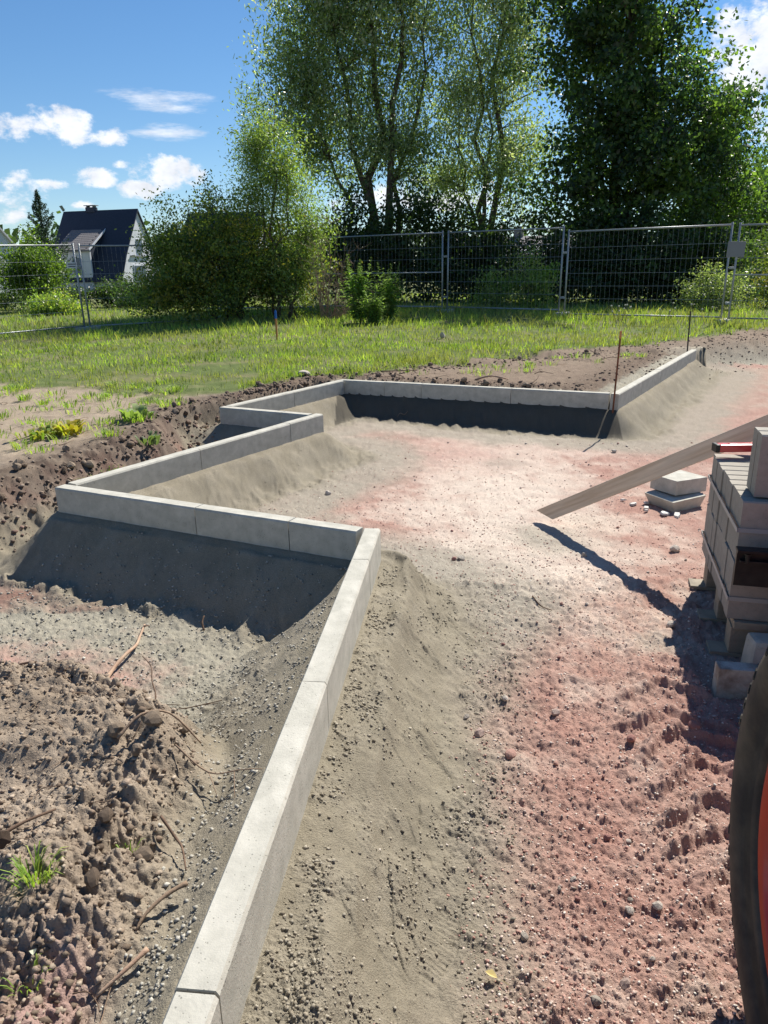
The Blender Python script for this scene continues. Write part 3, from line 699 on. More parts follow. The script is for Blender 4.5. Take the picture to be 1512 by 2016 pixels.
# fork carriage, in front of the pack
q = ML.inverted() @ Vector((1.372, 2.66, 0))
car = Matrix.Translation((1.345, 2.655, -.005)) @ Matrix.Rotation(math.atan2(-.27, .96), 4, 'Z')
inv = ML.inverted()
def part_world(mb, name, m, Mw, bevel=0, parent=None):
    o = mb.build(name, m, parent or ld, bevel=bevel); o.matrix_parent_inverse = Matrix.Identity(4); o.matrix_basis = inv @ Mw if parent is None else Matrix.Identity(4); return o
cp = part_world(MB().box((.52, .0, .055), (1.02, .022, .155)).box((.52, -.02, .128), (1.03, .05, .012)).box((.52, -.02, .085), (1.0, .03, .008)), 'fork_carriage', m_black, car, .002)
cl_ = MB().tube([(.045, -.030, .078), (.045, -.030, .112)], .009, 10).tube([(.045, -.030, .112), (.045, -.030, .118)], .013, 10).build('locking_pin', m_black, cp)
part_world(MB().box((.25, .03, -.20), (.10, .03, .42)).box((.25, .45, -.285), (.10, .9, .03)).box((.80, .03, -.20), (.10, .03, .42)).box((.80, .45, -.285), (.10, .9, .03)), 'fork', m_black, car, .004)

# ------------------------------------------------------------------ stakes
def rod(p0, p1, r_, m, name, label, cat='stake', topm=None):
    o = MB().tube([(0, 0, 0), (p1[0] - p0[0], p1[1] - p0[1], p1[2] - p0[2])], r_, 8).build(name, m, smooth=False); o.location = p0
    if topm:
        d_ = Vector(p1) - Vector(p0)
        MB().tube([d_ * .93, d_ * 1.002], r_ * 1.25, 8).build('marked_end', topm, o)
    return tag(o, label, cat)
rod((2.213, 7.045, -.34), (2.244, 7.075, .588), .0085, m_rust, 'rusty_stake', 'rusty iron stake standing in front of the back row corner', topm=m_orange)
rod((4.40, 10.78, -.2), (4.41, 10.85, .545), .010, m_darkbar, 'thin_stake', 'thin dark iron stake behind the far end of the edging')
ws = empty('survey_stake', (-1.86, 13.6, gh(-1.86, 13.6) - .03)); tag(ws, 'wooden survey stake with a blue painted top in front of the big bush', 'stake')
MB().box((0, 0, .19), (.032, .026, .42)).build('stake_post', m_orange, ws, bevel=.003)
MB().box((0, 0, .46), (.036, .030, .12)).add([(-.018, -.015, .52), (.018, -.015, .52), (.018, .015, .52), (-.018, .015, .52), (0, 0, .56)], [(0, 1, 4), (1, 2, 4), (2, 3, 4), (3, 0, 4)]).build('painted_top', m_blue, ws)

# ------------------------------------------------------------------ mesh fence panels
wire_cache = {}
def fence(p0, p1, top0, top1, label, brace=False, lean=(0, 0), H=2.0, nomesh=False):
    p0 = Vector((*p0, top0 - H)); p1 = Vector((*p1, top1 - H)); d_ = p1 - p0; L = d_.length
    e = empty('mesh_fence', p0); tag(e, label, 'fence panel', 'mesh fence panels round the site')
    e.rotation_euler = (0, 0, 0); dv = d_.normalized(); nv = dv.cross(Vector((0, 0, 1))).normalized()
    uv = Vector((0, 0, 1)) + nv * lean[0] + dv * lean[1]; uv.normalize()
    Mx = Matrix((dv, nv, uv)).transposed().to_4x4(); Mx.translation = p0; e.matrix_world = Mx
    for x in (.02, L - .02):
        MB().tube([(x, 0, -.05), (x, 0, H + .03)], .021, 8).build('post', m_galv, e, smooth=True)
    rails = [H - .02, .16]
    for z in rails: MB().tube([(0, 0, z), (L, 0, z)], .019, 8).build('rail', m_galv, e, smooth=True)
    if brace: MB().tube([(0, 0, H * .51), (L, 0, H * .51)], .016, 8).build('brace', m_galv, e, smooth=True)
    key = round(L, 2)
    nw = int(L / .105)
    if 'v' not in wire_cache:
        wire_cache['v'] = MB().tube([(0, 0, .16), (0, 0, H - .02)], .0014, 4, False).build('vertical_wire', m_galv).data
        bpy.data.objects.remove([o for o in bpy.data.objects if o.data == wire_cache['v']][0])
    for i in range(1, nw):
        o = link(bpy.data.objects.new('vertical_wire', wire_cache['v']), e); o.location = (i * L / nw, 0, 0)
    if ('h', key) not in wire_cache:
        oo = MB().tube([(0.02, 0, 0), (L - .02, 0, 0)], .0032, 4, False).build('horizontal_wire', m_galv); wire_cache[('h', key)] = oo.data; bpy.data.objects.remove(oo)
    for z in (.44, .72, 1.0, 1.28, 1.56):
        if brace and abs(z - 1.0) < .05: continue
        o = link(bpy.data.objects.new('horizontal_wire', wire_cache[('h', key)]), e); o.location = (0, .006, z + .07)
    return e
FP = [(-1.75, 22.0, 2.10), (1.71, 20.1, 2.09), (4.30, 18.1, 2.0), (7.25, 16.0, 1.94), (10.1, 14.2, 1.90)]
fl = ['fence panel with a middle bar behind the tall green weeds', 'fence panel in front of the shaded trees, left of the middle posts',
      'widest fence panel in front of the dark tree, beside the sign plate', 'fence panel cut off by the right edge of the photo']
def near(a, b, t): return (a[0] + (b[0] - a[0]) * t, a[1] + (b[1] - a[1]) * t)
for i in range(4):
    a_, b__ = FP[i], FP[i + 1]
    fence(near(a_, b__, .012), near(a_, b__, .982), a_[2] - (.03 if i == 2 else 0), b__[2] + (.03 if i == 1 else 0), fl[i], brace=i in (0, 3))
fence((-5.2, 22.9), (-1.82, 22.05), 2.05, 2.1, 'fence panel mostly hidden behind the big bush')
LF = [(-10.4, 14.4), (-7.03, 18.3), (-3.9, 20.4)]
fence(LF[0], (-7.06, 18.26), 1.80, 1.90, 'leaning fence panel at the left edge with a small white sign', lean=(.03, -.03))
fence((-7.0, 18.34), LF[2], 1.88, 1.95, 'fence panel running in behind the big bush from the left', lean=(.02, .0))
def foot(x, y, label):
    o = MB().box((0, 0, .05), (.62, .22, .12)).build('fence_foot', m_kerb, bevel=.02); o.location = (x, y, gh(x, y) - .03); o.rotation_euler = (0, 0, R(55)); tag(o, label, 'fence foot', 'concrete feet under the fence posts')
foot(1.71, 20.1, 'concrete fence foot half in grass under the posts right of the weeds'); foot(4.3, 18.1, 'pale concrete fence foot under the middle pair of posts')
foot(7.25, 16.0, 'concrete fence foot in the grass at the right-hand pair of posts'); foot(-7.03, 18.3, 'concrete fence foot at the leaning left fence posts')
MF = [o for o in bpy.data.objects if o.name.startswith('mesh_fence')]
for (x, y, z) in ((1.71, 20.1, 1.5), (4.30, 18.1, 1.5), (7.26, 16.0, 1.1), (-7.03, 18.3, 1.4), (1.71, 20.1, .5), (4.30, 18.1, .5), (7.26, 16.0, .4)):
    bpy.context.view_layer.update()
    e = min(MF, key=lambda q_: (q_.matrix_world.translation.xy - Vector((x, y))).length)
    o = MB().box((0, 0, 0), (.11, .05, .05)).box((0, -.03, 0), (.02, .03, .02)).build('clamp', m_galv, bevel=.004)
    o.parent = e; o.matrix_basis = e.matrix_world.inverted() @ (Matrix.Translation((x, y - .02, z)) @ Matrix.Rotation(R(-38), 4, 'Z'))
sg = empty('notice_sign', (-7.13, 18.12, 1.43), R(49)); tag(sg, 'small white notice sign with two dark lines on the left fence', 'sign')
MB().box((0, 0, 0), (.24, .006, .13)).build('sign_plate', m_sign, sg)
mb = MB()
for z, w in ((.025, .19), (-.028, .17)):
    x = -w / 2
    while x < w / 2 - .008:
        ww = random.uniform(.007, .016); mb.box((x + ww / 2, -.005, z), (ww, .003, .022)); x += ww + .004
mb.build('lettering', m_ink, sg)
sg = MB().box((0, 0, 0), (.34, .008, .30)).build('grey_plate', m_grey, bevel=.003); sg.location = (7.27, 15.93, 1.46); sg.rotation_euler = (0, R(2), R(-36)); tag(sg, 'grey plate hanging on the right-hand pair of fence posts', 'sign')

# ------------------------------------------------------------------ foliage
def leaf_cloud(P, size, asp, tint, rg, droop=0.0, up=0.0):
    """rhombic leaves at the points P"""
    n = len(P); d = rg.normal(size=(n, 3)); d[:, 2] -= droop; d /= np.linalg.norm(d, axis=1)[:, None]
    q = rg.normal(size=(n, 3)); q[:, 2] += up; w = np.cross(d, q); w /= np.linalg.norm(w, axis=1)[:, None] + 1e-9
    s = size * (.65 + .7 * rg.random(n)); l = (s / 2)[:, None] * d; ww = (s * asp / 2)[:, None] * w
    V = np.stack([P - l, P + ww - l * .1, P + l, P - ww - l * .1], 1).reshape(-1, 3)
    F = np.arange(4 * n).reshape(n, 4)
    C = np.repeat(tint, 4, 0)
    return V, F, C
def tints(n, cols, rg, var=.22, idx=None):
    cols = np.array(cols, float); k = rg.integers(0, len(cols), n) if idx is None else idx
    return np.clip(cols[k] * (1 + var * rg.normal(size=(n, 1))), .008, .8)
def lump(rg, blobs, nclump, per, sig, shell=.55):
    """clump centres in the outer part of ellipsoids -> leaf points; returns points, clump ids, centres"""
    vol = np.array([b[3] * b[4] * b[5] for b in blobs]) ** .75; vol /= vol.sum()
    which = rg.choice(len(blobs), nclump, p=vol); B = np.array([b[:6] for b in blobs])[which]
    u = rg.normal(size=(nclump, 3)); u /= np.linalg.norm(u, axis=1)[:, None]
    rr = shell + (1 - shell) * rg.random(nclump) ** .7
    rr *= 1 + .22 * rg.normal(size=nclump) * (rg.random(nclump) < .5)
    Cn = B[:, :3] + u * rr[:, None] * B[:, 3:6]
    k = rg.poisson(per, nclump) + 3; ids = np.repeat(np.arange(nclump), k)
    off = rg.normal(size=(len(ids), 3)) * sig; off[:, 2] *= .75
    # twig direction: stretch the clump outwards
    st = rg.normal(size=(len(ids), 1)) * sig * 1.3
    P = Cn[ids] + off + u[ids] * st
    return P, ids, Cn
def foliage(name, P, ids, size, asp, cols, rg, parent, droop=0, m=None, var=.2, up=0):
    kc = rg.integers(0, len(cols), ids.max() + 1)
    mixi = np.where(rg.random(len(ids)) < .75, kc[ids], rg.integers(0, len(cols), len(ids)))
    V, F, C = leaf_cloud(P, size, asp, tints(len(P), cols, rg, var, mixi), rg, droop, up)
    return np_mesh(name, V, F, m or m_leaf, C, parent=parent)
def limb_path(a, b, wig, n=6, sag=0):
    a = Vector(a); b = Vector(b); pts = []
    for i in range(n + 1):
        t = i / n; p = a.lerp(b, t); p.z += sag * math.sin(math.pi * t)
        if 0 < i < n: p += Vector((random.gauss(0, wig), random.gauss(0, wig), random.gauss(0, wig * .5)))
        pts.append(p)
    return pts
def tree(name, base, stems, blobs, nclump, per, sig, size, asp, cols, label, cat, group=None, seed=1, droop=0, shell=.5, twigs=80, m=None, zmin=None, trunk_name='trunk', bark=None):
    """stems: (dx, dy, top z, base radius)"""
    rg = np.random.default_rng(seed); random.seed(seed)
    e = empty(name, base); tag(e, label, cat, group); bx, by, bz = base; bark = bark or m_bark
    BL = [(b[0] - bx, b[1] - by, b[2] - bz, b[3], b[4], b[5]) for b in blobs]
    P, ids, Cn = lump(rg, BL, nclump, per, sig, shell)
    if zmin is not None:
        k = P[:, 2] > zmin + .25 * rg.random(len(P)); P = P[k]; ids = ids[k]
    foliage('foliage', P, ids, size, asp, cols, rg, e, droop, m)
    tips = []; k = 0
    for (dx, dy, tz, r0) in stems:
        s0 = Vector((random.uniform(-.25, .25) * (len(stems) > 1), random.uniform(-.2, .2) * (len(stems) > 1), -.15))
        p = limb_path(s0, (dx, dy, tz), .03 * tz ** .5 + .05, 9)
        rad_ = [r0 * (1 - .85 * i / 9) for i in range(10)]
        tr = MB().tube(p, rad_, 8).build(trunk_name, bark, e, smooth=True)
        tips.append((p, rad_, tr))
    # limbs to clump centres, nearest stem
    mb = {id(t[2]): MB() for t in tips}
    for j in rg.choice(len(Cn), min(twigs, len(Cn)), replace=False):
        c = Vector(Cn[j]); best = None
        for (p, rad_, tr) in tips:
            for i in range(2, 10):
                if p[i].z > c.z + .1: continue
                dd_ = (p[i] - c).length
                if best is None or dd_ < best[0]: best = (dd_, p[i], rad_[i], tr)
        if best is None or best[0] < .15: continue
        q0 = best[1]; r_ = min(best[2] * .6, .012 + .018 * best[0])
        pts = limb_path(q0, c, .06 * best[0], 4, .08 * best[0])
        mb[id(best[3])].tube(pts, [r_, r_ * .8, r_ * .6, r_ * .4, r_ * .18], 5, False)
    for (p, rad_, tr) in tips:
        if mb[id(tr)].v: mb[id(tr)].build('limbs', bark, tr, smooth=True)['kind'] = 'stuff'
    return e

WIL = [(.20, .27, .13), (.25, .33, .18), (.15, .21, .09), (.42, .46, .35), (.11, .165, .07)]
OAK = [(.06, .115, .05), (.085, .15, .05), (.04, .075, .04), (.16, .25, .07)]
# tall willows in the middle
gz_ = gh(0.1, 28)
tree('willow_tree', (.15, 28, gz_), [(-1.6, 0, 9.5, .17), (-.3, .2, 12.5, .20), (.5, -.2, 11.5, .17), (-2.6, .3, 7.5, .11), (1.6, .2, 9.5, .13)],
     [(-1.6, 28, 9.4, 2.1, 2.0, 3.4), (-.2, 28, 11.6, 2.4, 2.2, 3.2), (-2.5, 28, 7.2, 1.5, 1.5, 2.4), (.9, 28.2, 8.8, 1.9, 1.9, 3.2), (-1.0, 28, 6.0, 2.2, 1.6, 2.0), (1.3, 28, 12.5, 1.6, 1.6, 2.4), (.8, 28, 5.2, 1.7, 1.5, 1.4), (-2.0, 28.3, 5.0, 1.2, 1, 1.4)],
     930, 80, .30, .145, .36, WIL, 'tallest grey-green willow with several dark trunks in the middle of the treeline', 'tree', 'tall trees behind the fence', 5, droop=1.0, shell=.25, twigs=230)
tree('willow_tree', (4.0, 29.5, gh(4, 29.5)), [(-.6, 0, 10, .16), (.7, .2, 11.5, .17), (.1, -.2, 7.5, .12), (-1.3, 0, 7, .1)],
     [(3.6, 29.5, 10.8, 1.8, 1.8, 2.7), (4.9, 29.5, 8.8, 1.6, 1.6, 2.8), (3.2, 29.3, 7.0, 1.7, 1.6, 2.2), (4.6, 29.3, 5.0, 1.9, 1.6, 1.9), (5.2, 29.6, 12.0, 1.4, 1.4, 2.0), (2.6, 29.5, 4.4, 1.3, 1.3, 1.5)],
     520, 76, .30, .145, .36, [(.22, .29, .17), (.28, .34, .22), (.17, .23, .12), (.42, .46, .36)], 'silvery willow between the tallest willow and the big dark tree', 'tree', 'tall trees behind the fence', 6, droop=1.0, shell=.2, twigs=160)
# big dark tree
tree('oak_tree', (8.3, 27.5, gh(8.3, 27.5)), [(0, 0, 12.5, .26), (-1.2, .3, 9.5, .14), (1.4, -.2, 9.5, .14)],
     [(8.0, 27.5, 10.6, 2.4, 2.6, 3.2), (6.9, 27.3, 7.8, 1.8, 2.2, 2.2), (9.0, 27.4, 7.4, 1.8, 2.2, 2.4), (8.4, 27.0, 5.0, 3.0, 2.4, 2.0), (6.6, 27, 3.6, 1.9, 1.8, 1.6), (10.2, 26.9, 3.9, 2.1, 1.8, 1.9), (8.4, 27, 2.4, 2.6, 1.6, 1.4), (9.0, 27.4, 12.5, 1.7, 1.9, 2.0), (11.1, 26.9, 5.6, 1.1, 1.2, 1.4)],
     600, 90, .23, .165, .6, OAK, 'big dark leafy tree with a straight trunk right of the willows', 'tree', 'tall trees behind the fence', 8, shell=.25, twigs=120)
tree('broadleaf_tree', (12.2, 28.5, gh(12.2, 28.5)), [(0, 0, 6, .14), (-.6, .1, 4.5, .1)],
     [(11.9, 28.5, 5.4, 1.4, 1.5, 2.0), (12.5, 28.4, 3.6, 1.5, 1.5, 1.7), (11.0, 28.2, 2.6, 1.3, 1.3, 1.3)],
     150, 90, .26, .14, .55, [(.07, .13, .03), (.11, .18, .045), (.045, .085, .02)], 'lighter green tree low on the right flank of the big dark tree', 'tree', 'tall trees behind the fence', 9, shell=.35, twigs=40)
# trees at the right edge
tree('broadleaf_tree', (17.4, 36, gh(17.4, 36)), [(0, 0, 5, .14)], [(17.6, 36, 4.5, 2.0, 1.9, 2.0), (16.6, 35.6, 2.8, 1.7, 1.5, 1.5), (19, 36, 3.0, 1.9, 1.6, 2.0)],
     130, 90, .3, .17, .55, [(.10, .17, .04), (.14, .21, .06), (.06, .11, .03)], 'bright green tree at the right edge beyond the fence', 'tree', None, 10, shell=.4, twigs=30)
def conifer(name, base, h, r, label, seed, cols=((.02, .045, .028), (.03, .06, .035), (.016, .035, .022)), lean=0, n=26, group=None, rise=.35, per=90, size=.11):
    rg = np.random.default_rng(seed); random.seed(seed); e = empty(name, base); tag(e, label, 'tree', group)
    MB().tube([(0, 0, -.2), (lean * .5, 0, h * .5), (lean, 0, h)], [h * .018, h * .01, .01], 7).build('trunk', m_bark, e, smooth=True)
    P = []; mb = MB()
    for i in range(n):
        t = (i + .5) / n; z = h * (.08 + .9 * t); L = r * (1 - t) ** .8 * (.75 + .45 * random.random())
        for k in range(6):
            a_ = random.random() * 6.283; end = Vector((lean * t + L * math.cos(a_), L * math.sin(a_), z + L * rise * (.5 + random.random())))
            s0 = Vector((lean * t, 0, z)); mb.tube([s0, end], [.02, .004], 4, False)
            m_ = int(per * (.35 + L / r)); tt = rg.random(m_) ** .7
            pp = np.array(s0)[None] * (1 - tt[:, None]) + np.array(end)[None] * tt[:, None] + rg.normal(size=(m_, 3)) * (.05 * r * (1.1 - .7 * tt))[:, None]
            P.append(pp)
    for i in range(14):
        P.append(np.array([[lean, 0, h * (.93 + .08 * i / 14)]]) + rg.normal(size=(8, 3)) * .03 * r)
    P = np.concatenate(P); mb.build('branches', m_bark, e)
    V, F, C = leaf_cloud(P, size, .22, tints(len(P), cols, rg), rg, -.6)
    np_mesh('needles', V, F, m_needle, C, parent=e); return e
conifer('pine_tree', (16.8, 41, gh(16.8, 41)), 8.4, 2.5, 'tall dark conifer beyond the right flank of the big tree', 21, lean=.3, per=60, size=.2, group='dark conifers at the right')
conifer('pine_tree', (19.4, 44, gh(19.4, 44)), 7.2, 2.4, 'lower dark conifer next to the right edge of the photo', 22, per=60, size=.2, group='dark conifers at the right')
conifer('fir_tree', (-21.5, 51, gh(-21.5, 51)), 6.4 - gh(-21.5, 51), 1.5, 'pointed dark conifer left of the house with the dark roof', 23, cols=((.045, .085, .05), (.065, .11, .055), (.03, .06, .04)), lean=-.15, rise=1.0, per=45, size=.20)

# big bush on the left and the young willow in it
BUSH = [(.17, .23, .055), (.12, .17, .045), (.25, .30, .075), (.08, .12, .035), (.36, .31, .07)]
tree('big_bush', (-3.7, 19.4, gh(-3.7, 19.4)), [(-1.6, 0, 2.2, .05), (-.8, .2, 2.6, .06), (0, -.2, 2.7, .06), (.8, .1, 2.5, .05), (1.4, 0, 2.0, .05), (-.4, -.4, 2.4, .04), (.4, .4, 2.6, .05)],
     [(-4.2, 19.4, 1.95, 1.3, 1.3, 1.05), (-5.0, 19.4, 1.4, 1.0, 1.0, .85), (-3.2, 19.5, 1.6, 1.1, 1.2, 1.1), (-5.3, 19.3, .75, .8, .8, .5), (-2.5, 19.5, 1.2, 1.0, 1.1, .9), (-3.9, 18.9, .9, 1.8, 1.0, .75)],
     480, 110, .16, .075, .5, BUSH, 'big dense bush with yellowing leaves on the left side of the meadow', 'bush', None, 31, shell=.35, twigs=150, trunk_name='stem')
tree('young_willow', (-2.35, 19.0, gh(-2.35, 19.0)), [(-.5, 0, 3.8, .045), (0, .1, 4.7, .05), (.4, -.1, 3.9, .045), (.8, .1, 3.0, .04), (-.2, -.2, 3.2, .035), (.6, -.3, 2.2, .03)],
     [(-2.75, 19, 3.9, .55, .5, 1.15), (-2.25, 19, 3.4, .6, .6, 1.0), (-2.95, 19, 2.9, .5, .5, .8), (-1.7, 19, 2.1, .55, .6, .8), (-2.2, 18.9, 1.3, .9, .7, .8)],
     340, 75, .15, .085, .28, [(.19, .27, .075), (.25, .33, .11), (.13, .19, .05), (.30, .37, .15)], 'young willow with upright light green twigs rising behind the bush', 'tree', None, 32, droop=.3, shell=.25, twigs=120, trunk_name='stem')
# dead brush beside it
rg_ = random.Random(5); e = empty('dead_shrub', (-1.25, 18.2, gh(-1.25, 18.2))); tag(e, 'bare brown shrub of dead branches leaning out from the big bush', 'shrub')
for k in range(26):
    a_ = rg_.uniform(-1.2, 1.5); L = rg_.uniform(1.0, 2.3); d_ = Vector((math.sin(a_) * .55, rg_.uniform(-.35, .2), 1)).normalized()
    if k % 4 == 0: d_ = Vector((.8, rg_.uniform(-.4, .2), .45)).normalized(); L *= .7
    pts = [Vector((rg_.uniform(-.15, .15), rg_.uniform(-.15, .15), 0))]
    for i in range(5): pts.append(pts[-1] + (d_ + Vector((rg_.gauss(0, .14), rg_.gauss(0, .14), .05 * i))).normalized() * L / 5)
    mb = MB().tube(pts, [.013, .011, .008, .006, .004, .002], 5, False)
    for i in range(2, 6):
        for q_ in range(3):
            dd_ = Vector((rg_.gauss(0, .6), rg_.gauss(0, .4), rg_.uniform(.2, 1))).normalized() * rg_.uniform(.15, .4)
            mb.tube([pts[i], pts[i] + dd_ * .5, pts[i] + dd_ + Vector((0, 0, .04))], [.004, .003, .0015], 4, False)
    mb.build('branch', m_twig, e)

# undergrowth behind the fence
def shrub(name, c, rx, ry, h, cols, label, seed, n=90, per=80, sig=.13, size=.07, asp=.5, group=None, cat='shrub', stems=4):
    g_ = gh(c[0], c[1])
    st = [(random.uniform(-.5, .5) * rx, random.uniform(-.5, .5) * ry, h * random.uniform(.5, .8), .02) for _ in range(stems)]
    return tree(name, (c[0], c[1], g_), st, [(c[0], c[1], g_ + h * .48, rx, ry, h * .5), (c[0] - rx * .4, c[1], g_ + h * .3, rx * .6, ry * .7, h * .34), (c[0] + rx * .45, c[1], g_ + h * .33, rx * .55, ry * .7, h * .34)],
                n, per, sig, size, asp, cols, label, cat, group, seed, shell=.35, twigs=25, trunk_name='stem')
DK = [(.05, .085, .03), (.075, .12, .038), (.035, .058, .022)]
hs = [(-.6, 26.0, 1.6, 1.1, 3.7, 'dark thicket behind the fence beside the big bush'), (1.6, 26.2, 1.6, 1.1, 4.0, 'dark thicket behind the fence under the tallest willow'),
      (3.6, 26.6, 1.5, 1.1, 3.7, 'dark thicket behind the fence under the silvery willow'), (6.4, 25.6, 1.6, 1.2, 3.0, 'dark thicket on the left under the big dark tree'),
      (8.6, 25.2, 1.7, 1.2, 2.7, 'dark thicket at the trunk of the big dark tree'), (10.6, 25.6, 1.4, 1.2, 2.6, 'dark thicket on the right under the big dark tree')]
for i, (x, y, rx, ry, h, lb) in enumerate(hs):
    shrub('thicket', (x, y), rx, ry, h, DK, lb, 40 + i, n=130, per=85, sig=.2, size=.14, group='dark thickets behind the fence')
LG = [(.22, .31, .08), (.28, .37, .10), (.15, .23, .06), (.36, .38, .14)]
shrub('light_shrub', (4.2, 21.6), .75, .6, 1.5, LG, 'light green shrub behind the fence in front of the willow shade', 51, n=70, per=55, sig=.12, size=.085)
shrub('light_shrub', (3.2, 21.9), .6, .5, 1.1, LG, 'smaller light shrub left of the light green shrub behind the fence', 52, n=45, per=55, sig=.12, size=.085)
shrub('pale_shrub', (9.1, 21.0), .95, .7, 1.15, [(.24, .29, .15), (.31, .35, .21), (.17, .22, .10)], 'pale leafy shrub behind the widest fence panel, at its right end', 53, n=90, per=60, sig=.12, size=.075)
shrub('juniper', (11.4, 24.0), .9, .7, 1.1, [(.035, .085, .06), (.05, .11, .075)], 'low blue-green juniper beyond the right-hand fence posts', 54, n=70, per=90, sig=.1, size=.06, asp=.25)
shrub('yellow_shrub', (11.6, 21.5), 1.0, .8, 2.0, [(.22, .20, .05), (.14, .17, .05), (.10, .14, .04)], 'yellowish shrub behind the fence at the right edge', 55, n=100, per=70, sig=.14, size=.08)
shrub('yellow_shrub', (14.8, 30.5), 1.7, 1.2, 2.6, [(.11, .17, .05), (.15, .20, .06), (.07, .11, .03)], 'bushy green shrub far right behind the yellowish one', 56, n=110, per=80, sig=.2, size=.12)
# left background
tree('fruit_tree', (-13.3, 30, gh(-13.3, 30)), [(0, 0, 1.9, .09)], [(-13.3, 30, 1.75, 1.1, 1.1, .95), (-13.8, 30, 1.3, .9, .9, .7), (-12.8, 30, 1.1, .75, .8, .7)],
     150, 80, .16, .105, .5, [(.12, .19, .035), (.16, .24, .05), (.08, .13, .025)], 'round bright green fruit tree in front of the houses', 'tree', None, 61, shell=.4, twigs=40)
tree('fruit_tree', (-14.6, 28, gh(-14.6, 28)), [(0, 0, 1.9, .08)], [(-14.7, 28, 1.6, 1.0, 1.0, .95)], 80, 80, .16, .105, .5, [(.09, .15, .03), (.13, .20, .045), (.06, .10, .02)],
     'green fruit tree cut off by the left edge of the photo', 'tree', None, 62, shell=.4, twigs=30)
for i, (x, y, rx, h, c_, lb) in enumerate(((-9.1, 31, 1.6, 1.05, [(.07, .12, .05), (.10, .16, .07), (.05, .085, .035)], 'grey-green shrub below the gable of the white house'),
                                          (-11.0, 33, 1.3, 1.15, DK, 'dark shrub below the dormer of the white house'), (-13.6, 32, 1.7, 1.0, DK, 'dark shrub under the round fruit tree'),
                                          (-16.8, 32, 1.9, 1.1, DK, 'dark shrub at the left edge, behind the fence'), (-7.0, 33, 1.5, 1.3, [(.06, .10, .04), (.04, .07, .03)], 'shrub between the white house and the big bush'),
                                          (-11.4, 27.0, .8, .6, LG, 'small light shrub in the meadow left of the leaning posts'))):
    shrub('hedge_shrub', (x, y), rx, 1.0, h, c_, lb, 70 + i, n=90, per=70, sig=.15, size=.10, group='shrubs in front of the houses')
# far wood as one mass
rgf = np.random.default_rng(77); P = []; ids = []
for k in range(330):
    ang = R(rgf.uniform(-75, 75)); rr = rgf.uniform(95, 150); x = rr * math.sin(ang); y = rr * math.cos(ang); h = rgf.uniform(5.0, 9.5)
    m_ = 100; u = rgf.normal(size=(m_, 3)); u /= np.linalg.norm(u, axis=1)[:, None]; u[:, 2] = np.abs(u[:, 2])
    P.append(np.array([x, y, -.5]) + u * np.array([4.5, 4.5, h]) * (.75 + .3 * rgf.random((m_, 1)))); ids += [k] * m_
P = np.concatenate(P); ids = np.array(ids)
o = foliage('far_wood', P, ids, .95, .7, [(.05, .08, .04), (.07, .11, .05), (.04, .065, .035)], rgf, None); tag(o, 'distant belt of green woodland on the horizon', 'woodland', None, 'stuff')

# ------------------------------------------------------------------ tall weeds in front of the fence
def weed(x, y, label, stems, hmax, lw, ll, col, seed, spread=.3, group=None, name='tall_weed', cat='weed'):
    rg = np.random.default_rng(seed); g_ = gh(x, y); e = empty(name, (x, y, g_)); tag(e, label, cat, group)
    for k in range(stems):
        a_ = rg.uniform(0, 6.283); h = hmax * rg.uniform(.55, 1.0); ln = rg.uniform(.0, spread)
        top = Vector((math.cos(a_) * ln, math.sin(a_) * ln * .6, h)); s0 = Vector((math.cos(a_) * .08, math.sin(a_) * .06, -.02)); mid_ = s0.lerp(top, .5) + Vector((0, 0, .03))
        st = MB().tube([s0, mid_, top], [.007, .005, .003], 5, False).build('stem', m_stemgreen, e)
        Vs = []; Fs = []; Cs = []; n = int(h / .045)
        for i in range(n):
            t = .12 + .88 * i / n; p = s0.lerp(mid_, t * 2) if t < .5 else mid_.lerp(top, t * 2 - 1)
            for q_ in range(3):
                an = i * 2.4 + q_ * 2.09 + rg.normal() * .6; p = p + Vector((0, 0, rg.normal() * .012)); L = ll * (1.0 if t < .75 else 1.25 - t) * rg.uniform(.7, 1.1)
                dr = Vector((math.cos(an), math.sin(an), .45 - .3 * (t < .6))).normalized(); tip = p + dr * L + Vector((0, 0, -.25 * L)); m__ = p + dr * L * .5 + Vector((0, 0, .03 * L))
                sd_ = dr.cross(Vector((0, 0, 1))).normalized() * L * lw; b0 = len(Vs)
                Vs += [p, m__ + sd_, tip, m__ - sd_]; Fs.append((b0, b0 + 1, b0 + 2, b0 + 3))
                c = np.array(col) * rg.uniform(.7, 1.3); Cs += [c] * 4
        np_mesh('leaves', np.array([tuple(v) for v in Vs]), np.array(Fs), m_leaf, np.array(Cs), parent=st)
    return e
m_stemgreen = mat('green_stem', (.12, .17, .05), .7)
weed(-.45, 16.9, 'tallest clump of green weeds with feathery tops in front of the fence', 17, 1.5, .14, .22, (.26, .38, .11), 81, .55)
weed(.15, 17.1, 'right-hand clump of tall green weeds leaning towards the fence posts', 15, 1.3, .14, .21, (.25, .36, .105), 82, .5)
weed(-.15, 16.3, 'low leafy clump at the foot of the tall green weeds', 30, .75, .14, .16, (.24, .34, .10), 83, .45)
for i, (x, y, h, lb) in enumerate(((2.2, 16.2, .42, 'thin weed at the edge of the tree shade'), (1.55, 16.6, .38, 'leftmost thin weed in the shaded grass'), (2.6, 15.6, .35, 'thin weed in the grass right of the shaded patch'), (3.0, 17.0, .3, 'small weed between the shade and the middle posts'))):
    weed(x, y, lb, 4, h, .14, .07, (.10, .16, .06), 90 + i, .1, 'thin weeds in the grass', 'thin_weed')
rgs = random.Random(9)
